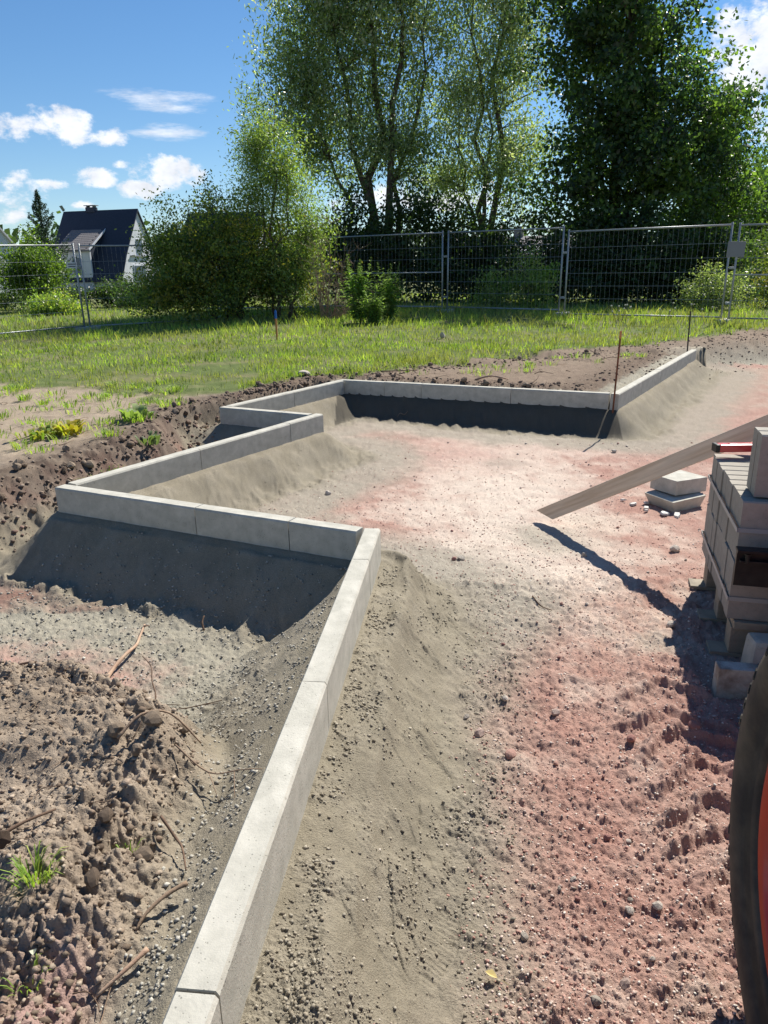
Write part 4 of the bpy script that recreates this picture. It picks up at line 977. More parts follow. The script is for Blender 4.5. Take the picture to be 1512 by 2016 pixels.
for i, (x, y, n_, lb) in enumerate(((5.05, 16.1, 9, 'thistle clump with pale seed heads in front of the widest fence panel'), (5.95, 16.0, 4, 'smaller thistle clump right of the seed-head thistles'), (6.5, 15.5, 3, 'thistle clump nearest the right-hand fence posts'))):
    e = empty('thistle', (x, y, gh(x, y))); tag(e, lb, 'thistle', 'thistles in the rough grass')
    for k in range(n_):
        t_ = Vector((rgs.uniform(-.25, .25), rgs.uniform(-.1, .1), rgs.uniform(.22, .42)))
        st = MB().tube([(t_.x * .3, t_.y, -.02), t_], [.006, .003], 5, False).build('stem', m_twig, e)
        hb = MB(); bm = bmesh.new(); bmesh.ops.create_icosphere(bm, subdivisions=1, radius=.022); hb.add([v.co + t_ for v in bm.verts], [[v.index for v in f.verts] for f in bm.faces]); bm.free()
        hb.build('seed_head', m_brush, st)

# ------------------------------------------------------------------ grass
def blades(name, n, region, label, hgt, wid_, cols, seed, accept=None, cat='grass'):
    rg = np.random.default_rng(seed)
    x, y = region(rg, n)
    if accept is not None:
        k = accept(x, y, rg); x = x[k]; y = y[k]
    n = len(x); z = np.empty(n)
    z = ghf(x, y)
    r = np.hypot(x, y); sc_ = np.clip(r / 9, .8, 3)
    hh = hgt(x, y, rg) * (.7 + .6 * rg.random(n)); w = wid_ * sc_ * (.6 + .8 * rg.random(n))
    a = rg.random(n) * 6.283; ln = hh * (.15 + .6 * rg.random(n))
    b = rg.random(n) * 6.283
    P = np.stack([x, y, z - .01], 1); sx = np.stack([np.cos(b) * w, np.sin(b) * w, np.zeros(n)], 1)
    lean = np.stack([np.cos(a) * ln, np.sin(a) * ln, hh], 1)
    mid_ = P + lean * np.array([.35, .35, .6])
    V = np.stack([P - sx, P + sx, mid_ + sx * .8, P + lean, mid_ - sx * .8], 1).reshape(-1, 3)
    i0 = np.arange(n)[:, None] * 5
    # quad + tri as two index sets -> use triangles
    F = np.concatenate([i0 + np.array([0, 1, 2]), i0 + np.array([0, 2, 4]), i0 + np.array([4, 2, 3])])
    C = np.repeat(tints(n, cols, rg, .25), 5, 0)
    nB = fbm(x * .5, y * .5, 3, 95); nC = fbm(x * 2.1, y * 2.1, 3, 96)
    dryk = np.repeat(np.clip(.25 + 1.4 * nB + .9 * nC + .35 * rg.random(n), 0, 1), 5)[:, None]; C = C * np.repeat(np.clip(1 + .9 * fbm(x * .9, y * .9, 3, 130) + .4 * nC, .45, 1.5), 5)[:, None]
    C = C * (1 - dryk * .7) + np.array([[.29, .27, .13]]) * dryk * .7
    o = np_mesh(name, V, F, m_grass, C); return tag(o, label, cat, None, 'stuff')
GC = [(.23, .34, .065), (.29, .39, .08), (.17, .27, .05), (.36, .40, .12)]
def polar_region(r0, r1, a0, a1, power=-1.0):
    def f(rg, n):
        u = rg.random(n); r = 1 / (1 / r0 + (1 / r1 - 1 / r0) * u); a = np.radians(rg.uniform(a0, a1, n)); return r * np.sin(a), r * np.cos(a)
    return f
def in_grass(x, y, rg):
    d_ = seg_dist(x, y, GRASS[:15]) * np.where(inside(x, y, GRASS), 1, -1) + .60 * fbm(x * 1.1, y * 1.1, 4, 50) + .2 * fbm(x * 5, y * 5, 3, 55)
    t = fbm(x * 1.2, y * 1.2, 3, 97) + .4 * fbm(x * 5, y * 5, 2, 98)
    thin = (x < -1.5) * sst(13, 8, y)
    return (d_ > .02) & (rg.random(len(x)) < .58 + .9 * t - .5 * thin) 
blades('meadow_grass', 195000, polar_region(6.6, 40, -36, 36), 'green meadow grass between the dug soil and the fence', lambda x, y, rg: (.035 + .05 * rg.random(len(x))) * (1 + .9 * sst(13, 17, y) + .5 * fbm(x, y, 2, 99)), .0042, GC, 101, in_grass)
def tall_acc(x, y, rg):
    dF = seg_dist(x, y, [(-5, 22.5), (-1.75, 22), (1.71, 20.1), (4.3, 18.1), (7.25, 16), (10.1, 14.2)])
    e1 = seg_dist(x, y, [(.2, 9.6), (1.85, 11.2), (2.9, 12.0), (4.3, 12.2), (5.4, 13.1), (7.3, 14.5)])
    t = fbm(x * 1.6, y * 1.6, 3, 120)
    return in_grass(x, y, rg) & (((dF < 1.6) & (t > -.15)) | ((e1 < .5) & (t > 0)) | (t > .33))
blades('rough_grass', 60000, polar_region(9, 26, -32, 36), 'taller rough grass along the fence and tufts in the meadow', lambda x, y, rg: (.10 + .16 * rg.random(len(x)) ** 2) * (.8 + .4 * sst(12, 17, y)), .0040, [(.16, .23, .05), (.24, .29, .08), (.13, .19, .04), (.30, .27, .11)], 102, tall_acc)
# small separate tufts on bare soil
def tuft(x, y, n, h, spread, label, seed, cols=GC, w=.0035, wide=False, name='grass_tuft', cat='grass tuft', group='grass tufts on the bare soil'):
    rg = np.random.default_rng(seed); g_ = gh(x, y); a = rg.random(n) * 6.283; r = spread * rg.random(n) ** .6
    px = np.cos(a) * r; py = np.sin(a) * r; ang = a + rg.normal(size=n) * .6; hh = h * (.5 + .6 * rg.random(n)); ln = hh * (.3 + .9 * rg.random(n))
    P = np.stack([px, py, np.zeros(n) - .005], 1); b = ang + 1.57; ww = w * (.7 + .6 * rg.random(n)); sx = np.stack([np.cos(b) * ww, np.sin(b) * ww, 0 * ww], 1)
    L = np.stack([np.cos(ang) * ln, np.sin(ang) * ln, hh], 1)
    m1 = P + L * np.array([.35, .35, .65]); m2 = P + L * np.array([.7, .7, .95])
    tip = P + L * np.array([1.05, 1.05, .85]); k = 2.2 if wide else 1
    V = np.stack([P - sx, P + sx, m1 + sx * k, m2 + sx * k * .8, tip, m2 - sx * k * .8, m1 - sx * k], 1).reshape(-1, 3); i0 = np.arange(n)[:, None] * 7
    F = np.concatenate([i0 + np.array(q_) for q_ in ((0, 1, 2), (0, 2, 6), (6, 2, 3), (6, 3, 5), (5, 3, 4))])
    o = np_mesh(name, V, F, m_grass, np.repeat(tints(n, cols, rg, .2), 7, 0)); o.location = (x, y, g_ + .012); return tag(o, label, cat, group)
tuft(-1.98, 5.05, 260, .11, .20, 'wide green grass tuft beside the kerb bank, above the left corner', 201)
tuft(-2.55, 5.95, 60, .10, .10, 'yellow-leaved weed on the bare soil left of the small dark pit', 202, [(.45, .36, .04), (.30, .32, .05), (.5, .42, .06)], .010, True, 'yellow_weed', 'weed', None)
tuft(-2.75, 5.85, 70, .07, .16, 'flat green weed beside the yellow-leaved one', 203, [(.16, .24, .05), (.3, .3, .06)], .007, True, 'flat_weed', 'weed', None)
tuft(-2.15, 6.45, 40, .10, .12, 'pale green broad-leaved weed on the dark soil bank', 204, [(.25, .32, .14), (.2, .28, .1)], .010, True, 'broad_weed', 'weed', None)
tuft(-1.85, 5.75, 26, .09, .09, 'small dark weed on the rubble bank behind the kerb', 205, [(.14, .19, .09)], .008, True, 'small_weed', 'weed', None)
tuft(-.80, 1.335, 70, .055, .04, 'grass tuft nearest the camera on the dug soil at lower left', 206, w=.0016)
tuft(-.655, 1.50, 26, .03, .022, 'tiny grass sprig right of the near grass tuft', 207, w=.0013)
tuft(-.735, 1.13, 22, .03, .03, 'tiny grass sprig at the lower left edge of the dug soil', 208, w=.0013)
for i in range(84):
    rgx = random.Random(300 + i); x = rgx.uniform(-4.6, -1.9); y = rgx.uniform(5.3, 8.6)
    if x > -2.0 and y < 6.5: continue
    tuft(x, y, rgx.randint(14, 70), rgx.uniform(.04, .08), rgx.uniform(.05, .2), 'sparse low grass tuft on the dry soil left of the edging', 300 + i, group='sparse tufts on the dry soil')
for i in range(26):
    rgx = random.Random(400 + i); x = rgx.uniform(.2, 4.2); t_ = (x - .2) / 4.0; y = 9.0 + 2.0 * t_ + rgx.uniform(-.7, .5)
    tuft(x, y, rgx.randint(8, 30), rgx.uniform(.04, .1), rgx.uniform(.04, .14), 'sparse tuft on the dug soil behind the back row', 400 + i, group='sparse tufts behind the back row')

# ------------------------------------------------------------------ houses
def house():
    L, Hr, ev, dp = 7.2, 7.3, 1.9, 3.6
    e = empty('white_house', (-27.6, 70, gh(-28, 70) - .6), R(-13)); tag(e, 'white house with a steep dark roof and a tiled dormer', 'house')
    # local: x along the ridge, -y towards the camera
    z0 = 0
    gab = []
    prof = [(-dp - .15, ev - .35), (-dp + .35, ev + .55), (-dp * .72, ev + 1.75), (0, Hr)]
    for x0, x1 in ((.15, .30), (L - .30, L - .15)):
        pts = [(-dp + .25, 0), (-dp + .25, ev - .1)] + [(a_ + .12, b__ - .15) for a_, b__ in prof[1:]] + [(dp - .3, ev), (dp - .3, 0)]
        n = len(pts); mb = MB(); mb.add([(x0, a_, b__) for a_, b__ in pts] + [(x1, a_, b__) for a_, b__ in pts], [tuple(range(n)), tuple(range(n, 2 * n))[::-1]] + [(i, n + i, n + (i + 1) % n, (i + 1) % n) for i in range(n)])
        mb.build('gable_wall', m_white, e)
    MB().box((L / 2, -dp + .3, ev / 2 - .1), (L - .62, .15, ev)).build('wall', m_white, e); MB().box((L / 2, dp - .4, ev / 2), (L - .62, .15, ev)).build('wall', m_white, e)
    rf = MB(); th_ = .16
    for pr, s in ((prof, 1), ([(dp + .2, ev - .3), (0, Hr)], -1)):
        for (a0, b0), (a1, b1) in zip(pr[:-1], pr[1:]):
            rf.add([(0, a0, b0), (L, a0, b0), (L, a1, b1), (0, a1, b1), (0, a0, b0 - th_), (L, a0, b0 - th_), (L, a1, b1 - th_), (0, a1, b1 - th_)],
                   [(0, 1, 2, 3), (7, 6, 5, 4), (0, 4, 5, 1), (1, 5, 6, 2), (2, 6, 7, 3), (3, 7, 4, 0)])
    roof = rf.build('roof', m_roof, e)
    MB().box((2.7, .1, Hr + .05), (.8, .6, .4)).build('chimney', m_roof, roof); MB().box((2.7, .1, Hr + .40), (1.1, .6, .05)).box((2.4, .1, Hr + .34), (.06, .5, .2)).box((3.0, .1, Hr + .34), (.06, .5, .2)).build('chimney_cover', m_grey, roof)
    # roof window
    f = MB().box((5.5, -1.3, 5.05), (.5, .1, .62), Matrix.Rotation(R(-32), 3, 'X')).build('roof_window', m_grey, roof)
    # dormer
    dx0, dx1 = 1.4, 4.4; yf = -dp - .05
    dm = MB().box(((dx0 + dx1) / 2, yf + .1, 2.0), (dx1 - dx0, .16, 4.1)).build('dormer_wall', m_white, e)
    mb = MB()
    for x in (dx0 + .05, dx1 - .05):
        mb.add([(x - .05, yf + .18, 0), (x - .05, yf + .18, 4.0), (x - .05, -1.0, 5.2), (x - .05, -1.0, 0), (x + .05, yf + .18, 0), (x + .05, yf + .18, 4.0), (x + .05, -1.0, 5.2), (x + .05, -1.0, 0)],
               [(0, 1, 2, 3), (7, 6, 5, 4), (0, 4, 5, 1), (1, 5, 6, 2), (2, 6, 7, 3), (3, 7, 4, 0)])
    mb.build('dormer_cheek', m_roof, e)
    mb = MB(); y0, y1, zz0, zz1 = yf - .25, -.95, 3.95, 5.75
    mb.add([(dx0 - .15, y0, zz0), (dx1 + .15, y0, zz0), (dx1 + .15, y1, zz1), (dx0 - .15, y1, zz1), (dx0 - .15, y0, zz0 - .12), (dx1 + .15, y0, zz0 - .12), (dx1 + .15, y1, zz1 - .12), (dx0 - .15, y1, zz1 - .12)],
           [(0, 1, 2, 3), (7, 6, 5, 4), (0, 4, 5, 1), (1, 5, 6, 2), (2, 6, 7, 3), (3, 7, 4, 0)])
    dr = mb.build('dormer_roof', m_tile, e)
    mb = MB(); sl = Vector((0, y1 - y0, zz1 - zz0)); nrm = Vector((0, -(zz1 - zz0), (y1 - y0))).normalized()
    for i in range(11):
        for j in range(14):
            c = Vector((dx0 - .1 + (j + .5 + .5 * (i % 2)) * .205, y0, zz0)) + sl * ((i + .5) / 11) + nrm * .03
            if c.x > dx1 + .1: continue
            mb.box(c, (.19, sl.length / 11 * 1.02, .025), Matrix.Rotation(math.atan2(sl.z, sl.y) - .06, 3, 'X'))
    tg = mb.build('tiles', m_tile, dr); tg['kind'] = 'stuff'
    MB().box((dx1 + .17, (y0 + y1) / 2, (zz0 + zz1) / 2), (.06, sl.length, .14), Matrix.Rotation(math.atan2(sl.z, sl.y), 3, 'X')).build('verge_board', m_white, dr)
    w = MB().box((3.15, yf - .0, 2.75), (.82, .1, 1.5)).build('window', m_grey, e)
    MB().box((3.15, yf - .06, 2.95), (.68, .02, .95)).build('pane', m_glass, w); MB().box((3.15, yf - .07, 3.42), (.7, .05, .12)).build('shutter_box', m_white, w)
    # gable windows
    w = MB().box((L - .12, -.6, 2.0), (.08, 1.9, 1.5)).build('window', m_white, e); MB().box((L - .07, -.6, 2.0), (.04, 1.7, 1.3)).build('pane', m_glass, w)
    MB().box((L - .10, -.4, 3.45), (.2, 2.9, .08)).build('ledge', m_grey, e)
    w = MB().box((L - .12, -.2, 4.3), (.08, .9, 1.1)).build('window', m_white, e); MB().box((L - .07, -.2, 4.3), (.04, .75, .95)).build('pane', m_glass, w)
house()
def simple_house(x, y, rz, L, D, H, ev, m_r, label, name='house', panel=False):
    e = empty(name, (x, y, gh(x, y) - .5), rz); tag(e, label, 'house')
    MB().add([(a_, b__, c_) for a_ in (.2, L - .2) for b__, c_ in ((-D / 2, 0), (-D / 2, ev), (0, H - .2), (D / 2, ev), (D / 2, 0))],
             [(0, 1, 2, 3, 4), (9, 8, 7, 6, 5), (0, 5, 6, 1), (3, 8, 9, 4), (4, 9, 5, 0), (1, 6, 7, 2), (2, 7, 8, 3)]).build('wall', m_white, e)
    rf = MB()
    for s in (-1, 1):
        rf.add([(0, s * (D / 2 + .4), ev - .3), (L, s * (D / 2 + .4), ev - .3), (L, 0, H), (0, 0, H), (0, s * (D / 2 + .4), ev - .48), (L, s * (D / 2 + .4), ev - .48), (L, 0, H - .18), (0, 0, H - .18)],
               [(0, 1, 2, 3), (7, 6, 5, 4), (0, 4, 5, 1), (1, 5, 6, 2), (2, 6, 7, 3), (3, 7, 4, 0)])
    r_ = rf.build('roof', m_r, e)
    sl = Vector((0, D / 2 + .4, H - ev + .3)); ang = math.atan2(sl.z, sl.y); nrm = Vector((0, -math.sin(ang), math.cos(ang)))
    if panel:
        for j in range(4):
            for i in range(5):
                c = Vector((L - 5.7 + i * 1.15, -(D / 2 + .4), ev - .3)) + sl * (.14 + .2 * j) + nrm * .06
                MB().box(c, (1.08, sl.length * .185, .05), Matrix.Rotation(ang, 3, 'X')).build('solar_panel', m_panel, r_)
    w = MB().box((L - 1.6, -D / 2 - .02, ev * .5), (1.2, .08, 1.2)).build('window', m_grey, e); MB().box((L - 1.6, -D / 2 - .07, ev * .5), (1.0, .03, 1.0)).build('pane', m_glass, w)
    MB().box((L * .3, .3, H + .2), (.7, .7, 1.0)).build('chimney', m_r, r_)
    return e
simple_house(-42.5, 66, R(-22), 13.5, 7.5, 6.7, 2.8, m_solar, 'house with pale roof panels cut off by the left edge of the photo', 'panelled_house', True)
simple_house(-22.0, 92, R(-8), 9, 8, 8.4, 3.2, m_roof, 'dark-roofed house peeping out behind the white house', 'rear_house')
simple_house(8.5, 60, R(-15), 7, 5, 4.0, 2.9, m_tile, 'pale house glimpsed through the trees behind the fence', 'hidden_house')

# ------------------------------------------------------------------ stones, clods, roots, sticks
def rock_mesh(seed, sub=2, rough_=.25, col=(.4, .2, .17)):
    bm = bmesh.new(); bmesh.ops.create_icosphere(bm, subdivisions=sub, radius=1); rg = random.Random(seed)
    pl_ = [(Vector((rg.gauss(0, 1), rg.gauss(0, 1), rg.gauss(0, 1))).normalized(), rg.uniform(.55, .9)) for _ in range(9)]
    for v in bm.verts:
        n = v.co.normalized(); s = 1.0
        for q_, d_ in pl_:
            t = n.dot(q_)
            if t > .1: s = min(s, d_ / t)
        v.co = n * s * (1 + rg.uniform(-1, 1) * rough_ * .15)
    me = bpy.data.meshes.new('stone'); bm.to_mesh(me); bm.free()
    at = me.color_attributes.new('col', 'FLOAT_COLOR', 'POINT'); c = np.ones((len(me.vertices), 4), np.float32); c[:, :3] = col; at.data.foreach_set('color', c.ravel())
    me.materials.append(m_stone); return me
RC = [(.45, .27, .22), (.52, .39, .33), (.57, .50, .43), (.38, .20, .17), (.44, .39, .33)]
rocks = [rock_mesh(500 + i, 2, .3, RC[i % 5]) for i in range(15)]
def put_rock(name, x, y, s, k, label, cat='stone', group=None, sink=.35, flat=.7, me=None):
    o = link(bpy.data.objects.new(name, me or rocks[k % 15])); rg = random.Random(x * 91 + y)
    sx, sy, sz = s, s * rg.uniform(.65, .95), s * flat * rg.uniform(.8, 1.1); o.scale = (sx, sy, sz); o.rotation_euler = (rg.uniform(-.3, .3), rg.uniform(-.3, .3), rg.uniform(0, 6))
    o.location = (x, y, gh(x, y) + sz * (1 - sink)); return tag(o, label, cat, group)
for (x, y, s, k, lb) in ((.408, 2.10, .027, 0, 'biggest reddish stone beside its own shadow on the red gravel'), (.32, 2.23, .024, 1, 'pink stone where grey sand meets the red gravel'), (.285, 2.33, .017, 4, 'reddish pebble at the sand edge above the pink stone'),
                         (.61, 2.33, .020, 1, 'pale pink stone higher up the red gravel, left of the tyre prints'), (.44, 2.42, .015, 2, 'small pale stone above the group of pink stones'), (.83, 2.16, .019, 3, 'dark red stone next to the tyre prints'),
                         (.525, 1.26, .019, 1, 'pinkish stone at the bottom of the photo casting a round shadow'), (.447, 1.215, .017, 4, 'squarish brown stone at the bottom edge of the photo'), (.482, 1.56, .013, 2, 'pale round stone on the gravel halfway to the tyre'),
                         (.322, 1.39, .013, 4, 'dark angular stone on the gravel, lower middle'), (-.41, 5.22, .030, 2, 'single pale stone on the sand inside the zigzag'), (.43, 3.89, .028, 4, 'brown stone on the pale trodden path below the plank'),
                         (.39, 3.88, .016, 3, 'smaller stone touching the brown one on the pale path'), (1.66, 3.95, .035, 2, 'flat pale stone on the gravel left of the stone pack'), (1.29, 3.02, .03, 2, 'flat pale flake at the edge of the pack shadow'),
                         (1.06, 2.20, .03, 3, 'rough red stone between the tyre prints and the square block'), (.30, 1.31, .012, 1, 'light stone near the fallen yellow leaf'), (.675, 1.47, .016, 2, 'whitish stone on the churned gravel near the tyre'),
                         (.60, 1.46, .014, 2, 'cream stone at the lower right gravel'), (.62, 1.72, .013, 3, 'purple-red pebble in the middle of the churned gravel'), (1.13, 3.9, .02, 4, 'small stone on the path right of the plank foot'),
                         (2.02, 6.3, .03, 4, 'small brown stone on the path near the rusty stake shadow')):
    put_rock('stone', x, y, s, k, lb)
put_rock('clod', 1.08, 13.2, .055, 4, 'small grey lump standing at the edge of the grass', 'clod', None, .1, 1.5)
put_rock('flat_stone', -.93, 8.95, .09, 4, 'flat grey stone on top of the dark soil bank', 'stone', None, -.1, .4)
for i in range(190):
    rg = random.Random(1000 + i); r_ = 1.2 + 6 * rg.random() ** 1.6; a_ = R(rg.uniform(-3, 36)); x, y = r_ * math.sin(a_), r_ * math.cos(a_)
    if x < .24 + .15 * rg.random() and y < 3: continue
    if not (x > -.4 or y > 4): continue
    if seg_dist(np.array([x]), np.array([y]), KERB)[0] < .45 or not inside(np.array([x]), np.array([y]), PATH)[0]: continue
    put_rock('pebble', x, y, rg.uniform(.004, .0085) * (1 + r_ * .10), rg.randint(0, 14), 'one of many small loose stones scattered on the gravel path', 'pebble', 'loose pebbles scattered over the gravel path')
clodm = [rock_mesh(700 + i, 2, .9, c) for i, c in enumerate([(.17, .125, .09), (.12, .085, .062), (.26, .20, .145), (.21, .15, .11)])]
for (x, y, s, lb) in ((-.70, 1.90, .034, 'round brown clod at the top edge of the dug soil'), (-.76, 2.0, .03, 'brown clod touching the roots at the soil edge'), (-.64, 1.98, .026, 'clod hanging over the grey grit'),
                      (-.80, 1.88, .03, 'crumbly clod left of the round brown clod'), (-.71, 1.78, .022, 'small clod below the round brown clod'), (-.60, 1.45, .03, 'large clod at the lower edge of the soil heap'), (-.97, 1.46, .045, 'long low clod beside the near grass tuft'),
                      (-.67, 1.33, .028, 'dark clod above the pale root at lower left'), (-.72, 1.55, .024, 'brown clod in the middle of the soil heap')):
    put_rock('soil_clod', x, y, s, 0, lb, 'clod', 'clods on the dug soil', .3, .75, clodm[int(s * 1000) % 4])
for i in range(120):
    rg = random.Random(2000 + i); j = rg.choice([0, 1, 2, 3, 4]); segs = [((-2.5, 4.35), (-1.85, 5.6)), ((-1.8, 6.4), (-1.75, 7.1)), ((-1.7, 7.2), (-.7, 8.8)), ((-.5, 8.85), (2.0, 7.65)), ((-.9, 9.0), (4.4, 11.7))]
    a_, b__ = segs[j]; t = rg.random(); x = a_[0] + (b__[0] - a_[0]) * t + rg.gauss(0, .13); y = a_[1] + (b__[1] - a_[1]) * t + rg.gauss(0, .16)
    if seg_dist(np.array([x]), np.array([y]), KERB)[0] < .12: continue
    put_rock('bank_clod', x, y, rg.uniform(.018, .045), 0, ('dark clod on the soil bank above the left corner', 'dark clod beside the small dark pit', 'dark clod on the bank along the back left run', 'dark clod close behind the back row', 'dark clod along the grass edge behind the back row')[j], 'clod', ('clods above the left corner', 'clods beside the small pit', 'clods along the back left run', 'clods close behind the back row', 'clods along the grass edge')[j], .3, .8, clodm[rg.randint(0, 3)])
# fine grit and crumbs, uncountable
def scatter(name, label, x, y, s, cols, seed):
    rg = np.random.default_rng(seed); n = len(x); z = ghf(x, y)
    base = np.array([(1, 0, 0), (-1, 0, 0), (0, 1, 0), (0, -1, 0), (0, 0, 1), (0, 0, -1)], float); fc = np.array([(0, 2, 4), (2, 1, 4), (1, 3, 4), (3, 0, 4), (2, 0, 5), (1, 2, 5), (3, 1, 5), (0, 3, 5)])
    a = rg.random(n) * 6.283; c_, s_ = np.cos(a), np.sin(a); J = base[None] * (1 + .45 * (rg.random((n, 6, 1)) - .5)) + .35 * (rg.random((n, 6, 3)) - .5)
    J = J * s[:, None, None] * np.array([1, .8, .65]); V = np.stack([J[..., 0] * c_[:, None] - J[..., 1] * s_[:, None], J[..., 0] * s_[:, None] + J[..., 1] * c_[:, None], J[..., 2]], -1)
    V = V + np.stack([x, y, z + s * .25], 1)[:, None]; F = fc[None] + (np.arange(n) * 6)[:, None, None]
    C = np.repeat(tints(n, cols, rg, .15), 6, 0)
    o = np_mesh(name, V.reshape(-1, 3), F.reshape(-1, 3), m_stone, C); return tag(o, label, 'grit', None, 'stuff')
rg = np.random.default_rng(41)
def pol(n, r0, r1, a0, a1, pw=1.4):
    r_ = r0 + (r1 - r0) * rg.random(n) ** pw; a_ = np.radians(rg.uniform(a0, a1, n)); return r_ * np.sin(a_), r_ * np.cos(a_), r_
x, y, r_ = pol(46000, 1.0, 7.0, -12, 38); keep = inside(x, y, PATH) & (seg_dist(x, y, KERB) > .10); dk_ = seg_dist(x, y, KERB)
keep &= (dk_ > .45) | (rg.random(len(x)) < .35) & (fbm(x * 7, y * 7, 4, 20) > .0)
keep &= rg.random(len(x)) < np.clip(1.25 - .22 * np.maximum(y - 1.5, 0), .12, 1)
x, y, r_, dk_ = x[keep], y[keep], r_[keep], dk_[keep]
isr = dk_ + .12 * rg.normal(size=len(x)) + .2 * fbm(x * 2.6, y * 2.6, 4, 91) > .50
scatter('red_grit', 'crushed red and pink grit loose on the path', x[isr], y[isr], (.0015 + .0045 * rg.random(isr.sum()) ** 2.6) * (1 + r_[isr] * .07), [(.46, .28, .23), (.54, .42, .36), (.66, .58, .50), (.46, .26, .21), (.56, .44, .37)], 42)
isr = ~isr
scatter('sand_crumbs', 'crumbs of moist bedding mortar beside the kerb', x[isr], y[isr], (.0016 + .004 * rg.random(isr.sum()) ** 2.5) * (1 + r_[isr] * .07), [(.29, .25, .19), (.36, .32, .25)], 43)
x, y, r_ = pol(20000, .95, 4.3, -48, 2, 1.2); keep = (~inside(x, y, PATH)) & inside(x, y, LOW) & (seg_dist(x, y, KERB) > .09)
keep &= (y > 2.2) | (seg_dist(x, y, KERB) > .13)
keep &= (rg.random(len(x)) < .35 + .9 * (fbm(x * 5, y * 5, 3, 20) > -.05)); x, y, r_ = x[keep], y[keep], r_[keep]
scatter('grey_grit', 'grey crushed grit between the near kerb and the dug soil', x, y, (.0022 + .0055 * rg.random(len(x)) ** 2) * (1 + r_ * .10), [(.33, .31, .26), (.26, .24, .20), (.42, .40, .35)], 44)
x, y, r_ = pol(15000, .95, 2.9, -50, -12, 1.0); keep = ~inside(x, y, LOW); x, y, r_ = x[keep], y[keep], r_[keep]
scatter('soil_crumbs', 'dark soil crumbs on the dug heap', x, y, (.0016 + .0085 * rg.random(len(x)) ** 4) * (1 + r_ * .1), [(.27, .21, .155), (.20, .15, .11), (.35, .285, .22)], 45)

x, y, r_ = pol(60000, 1.0, 3.6, -20, 12, 1.0); dk_ = seg_dist(x, y, KERB) - .04; cl_n = fbm(x * 11, y * 5, 3, 49); cl_m = fbm(x * 3, y * 3, 4, 22)
keep = inside(x, y, PATH) & (y < 3.4) & (dk_ > .012) & (dk_ < .62)
keep &= ((dk_ < .11 + .10 * cl_m) & (rg.random(len(x)) < .30 + .9 * cl_n + .5 * cl_m)) | ((cl_n > .05) & (cl_m > .02) & (rg.random(len(x)) < .40)) | (rg.random(len(x)) < .03)
x, y, r_ = x[keep], y[keep], r_[keep]
scatter('mortar_crumbs', 'loose crumbs of bedding mortar between kerb and gravel', x, y, (.0013 + .0058 * rg.random(len(x)) ** 3) * (1 + r_ * .10), [(.29, .255, .195), (.34, .305, .24), (.25, .215, .16)], 46)
bx_ = []; by_ = []
for (a_, b__, n_, sg_) in (((-3.2, 4.05), (-2.3, 4.4), 700, .16), ((-2.3, 4.4), (-1.75, 5.9), 1500, .17), ((-1.75, 5.9), (-1.8, 7.0), 800, .16), ((-1.75, 7.0), (-.7, 8.7), 1200, .12), ((-.6, 8.75), (2.1, 7.6), 900, .16), ((-.5, 9.1), (4.2, 11.6), 1200, .25), ((4.6, 11.6), (7.5, 13.2), 1000, .5), ((2.5, 8.0), (4.2, 10.8), 400, .25)):
    t_ = rg.random(n_); bx_.append(a_[0] + (b__[0] - a_[0]) * t_ + rg.normal(size=n_) * sg_); by_.append(a_[1] + (b__[1] - a_[1]) * t_ + rg.normal(size=n_) * sg_)
x = np.concatenate(bx_); y = np.concatenate(by_); keep = (~inside(x, y, PATH) | (x > 4.5)) & (seg_dist(x, y, KERB) > .09) & ((rg.random(len(x)) < .55) | (y > 7.4)); x, y = x[keep], y[keep]
scatter('bank_rubble', 'crumbled dark soil lumps along the banks', x, y, .004 + .022 * rg.random(len(x)) ** 3.2, [(.19, .145, .11), (.14, .105, .08), (.25, .195, .15), (.21, .14, .115), (.16, .12, .092)], 47)
x = rg.uniform(-1.9, -.52, 2600); y = rg.uniform(.95, 2.45, 2600); keep = (~inside(x, y, LOW)) & (((seg_dist(x, y, LOW[:12]) < .16) & (rg.random(2600) < .8)) | ((fbm(x * 4, y * 4, 3, 52) > .12) & (rg.random(2600) < .35))); x, y = x[keep], y[keep]
scatter('heap_rubble', 'broken lumps of dry soil on the dug heap', x, y, .003 + .017 * rg.random(len(x)) ** 3.5, [(.20, .15, .11), (.27, .21, .16), (.15, .11, .08), (.33, .27, .21)], 48)

def stick(pts, rad_, m, label, name='stick', cat='stick', group=None, lift=.006, forks=()):
    P3 = [Vector((x, y, gh(x, y) + lift + (h if h else 0))) for x, y, h in pts]
    # smooth subdivision
    Q = []
    for i in range(len(P3) - 1):
        for k in range(4):
            t = k / 4; a_, b__, c_, d_ = P3[max(i - 1, 0)], P3[i], P3[i + 1], P3[min(i + 2, len(P3) - 1)]
            Q.append(.5 * ((2 * b__) + (c_ - a_) * t + (2 * a_ - 5 * b__ + 4 * c_ - d_) * t * t + (3 * b__ - a_ - 3 * c_ + d_) * t ** 3))
    Q.append(P3[-1]); n = len(Q)
    mb = MB().tube(Q, [rad_ * (1 - .55 * i / n) * (1 + .12 * math.sin(i * 2.1)) for i in range(n)], 7)
    mb.v = [(a_ - Q[0].x, b__ - Q[0].y, c_ - Q[0].z) for a_, b__, c_ in mb.v]
    for (i, dx, dy, dz) in forks:
        p = Q[int(i * (n - 1))] - Q[0]; mb.tube([p, p + Vector((dx, dy, dz)) * .5 + Vector((0, 0, .004)), p + Vector((dx, dy, dz))], [rad_ * .6, rad_ * .45, rad_ * .2], 5)
    o = mb.build(name, m, smooth=True); o.location = Q[0]; return tag(o, label, cat, group)
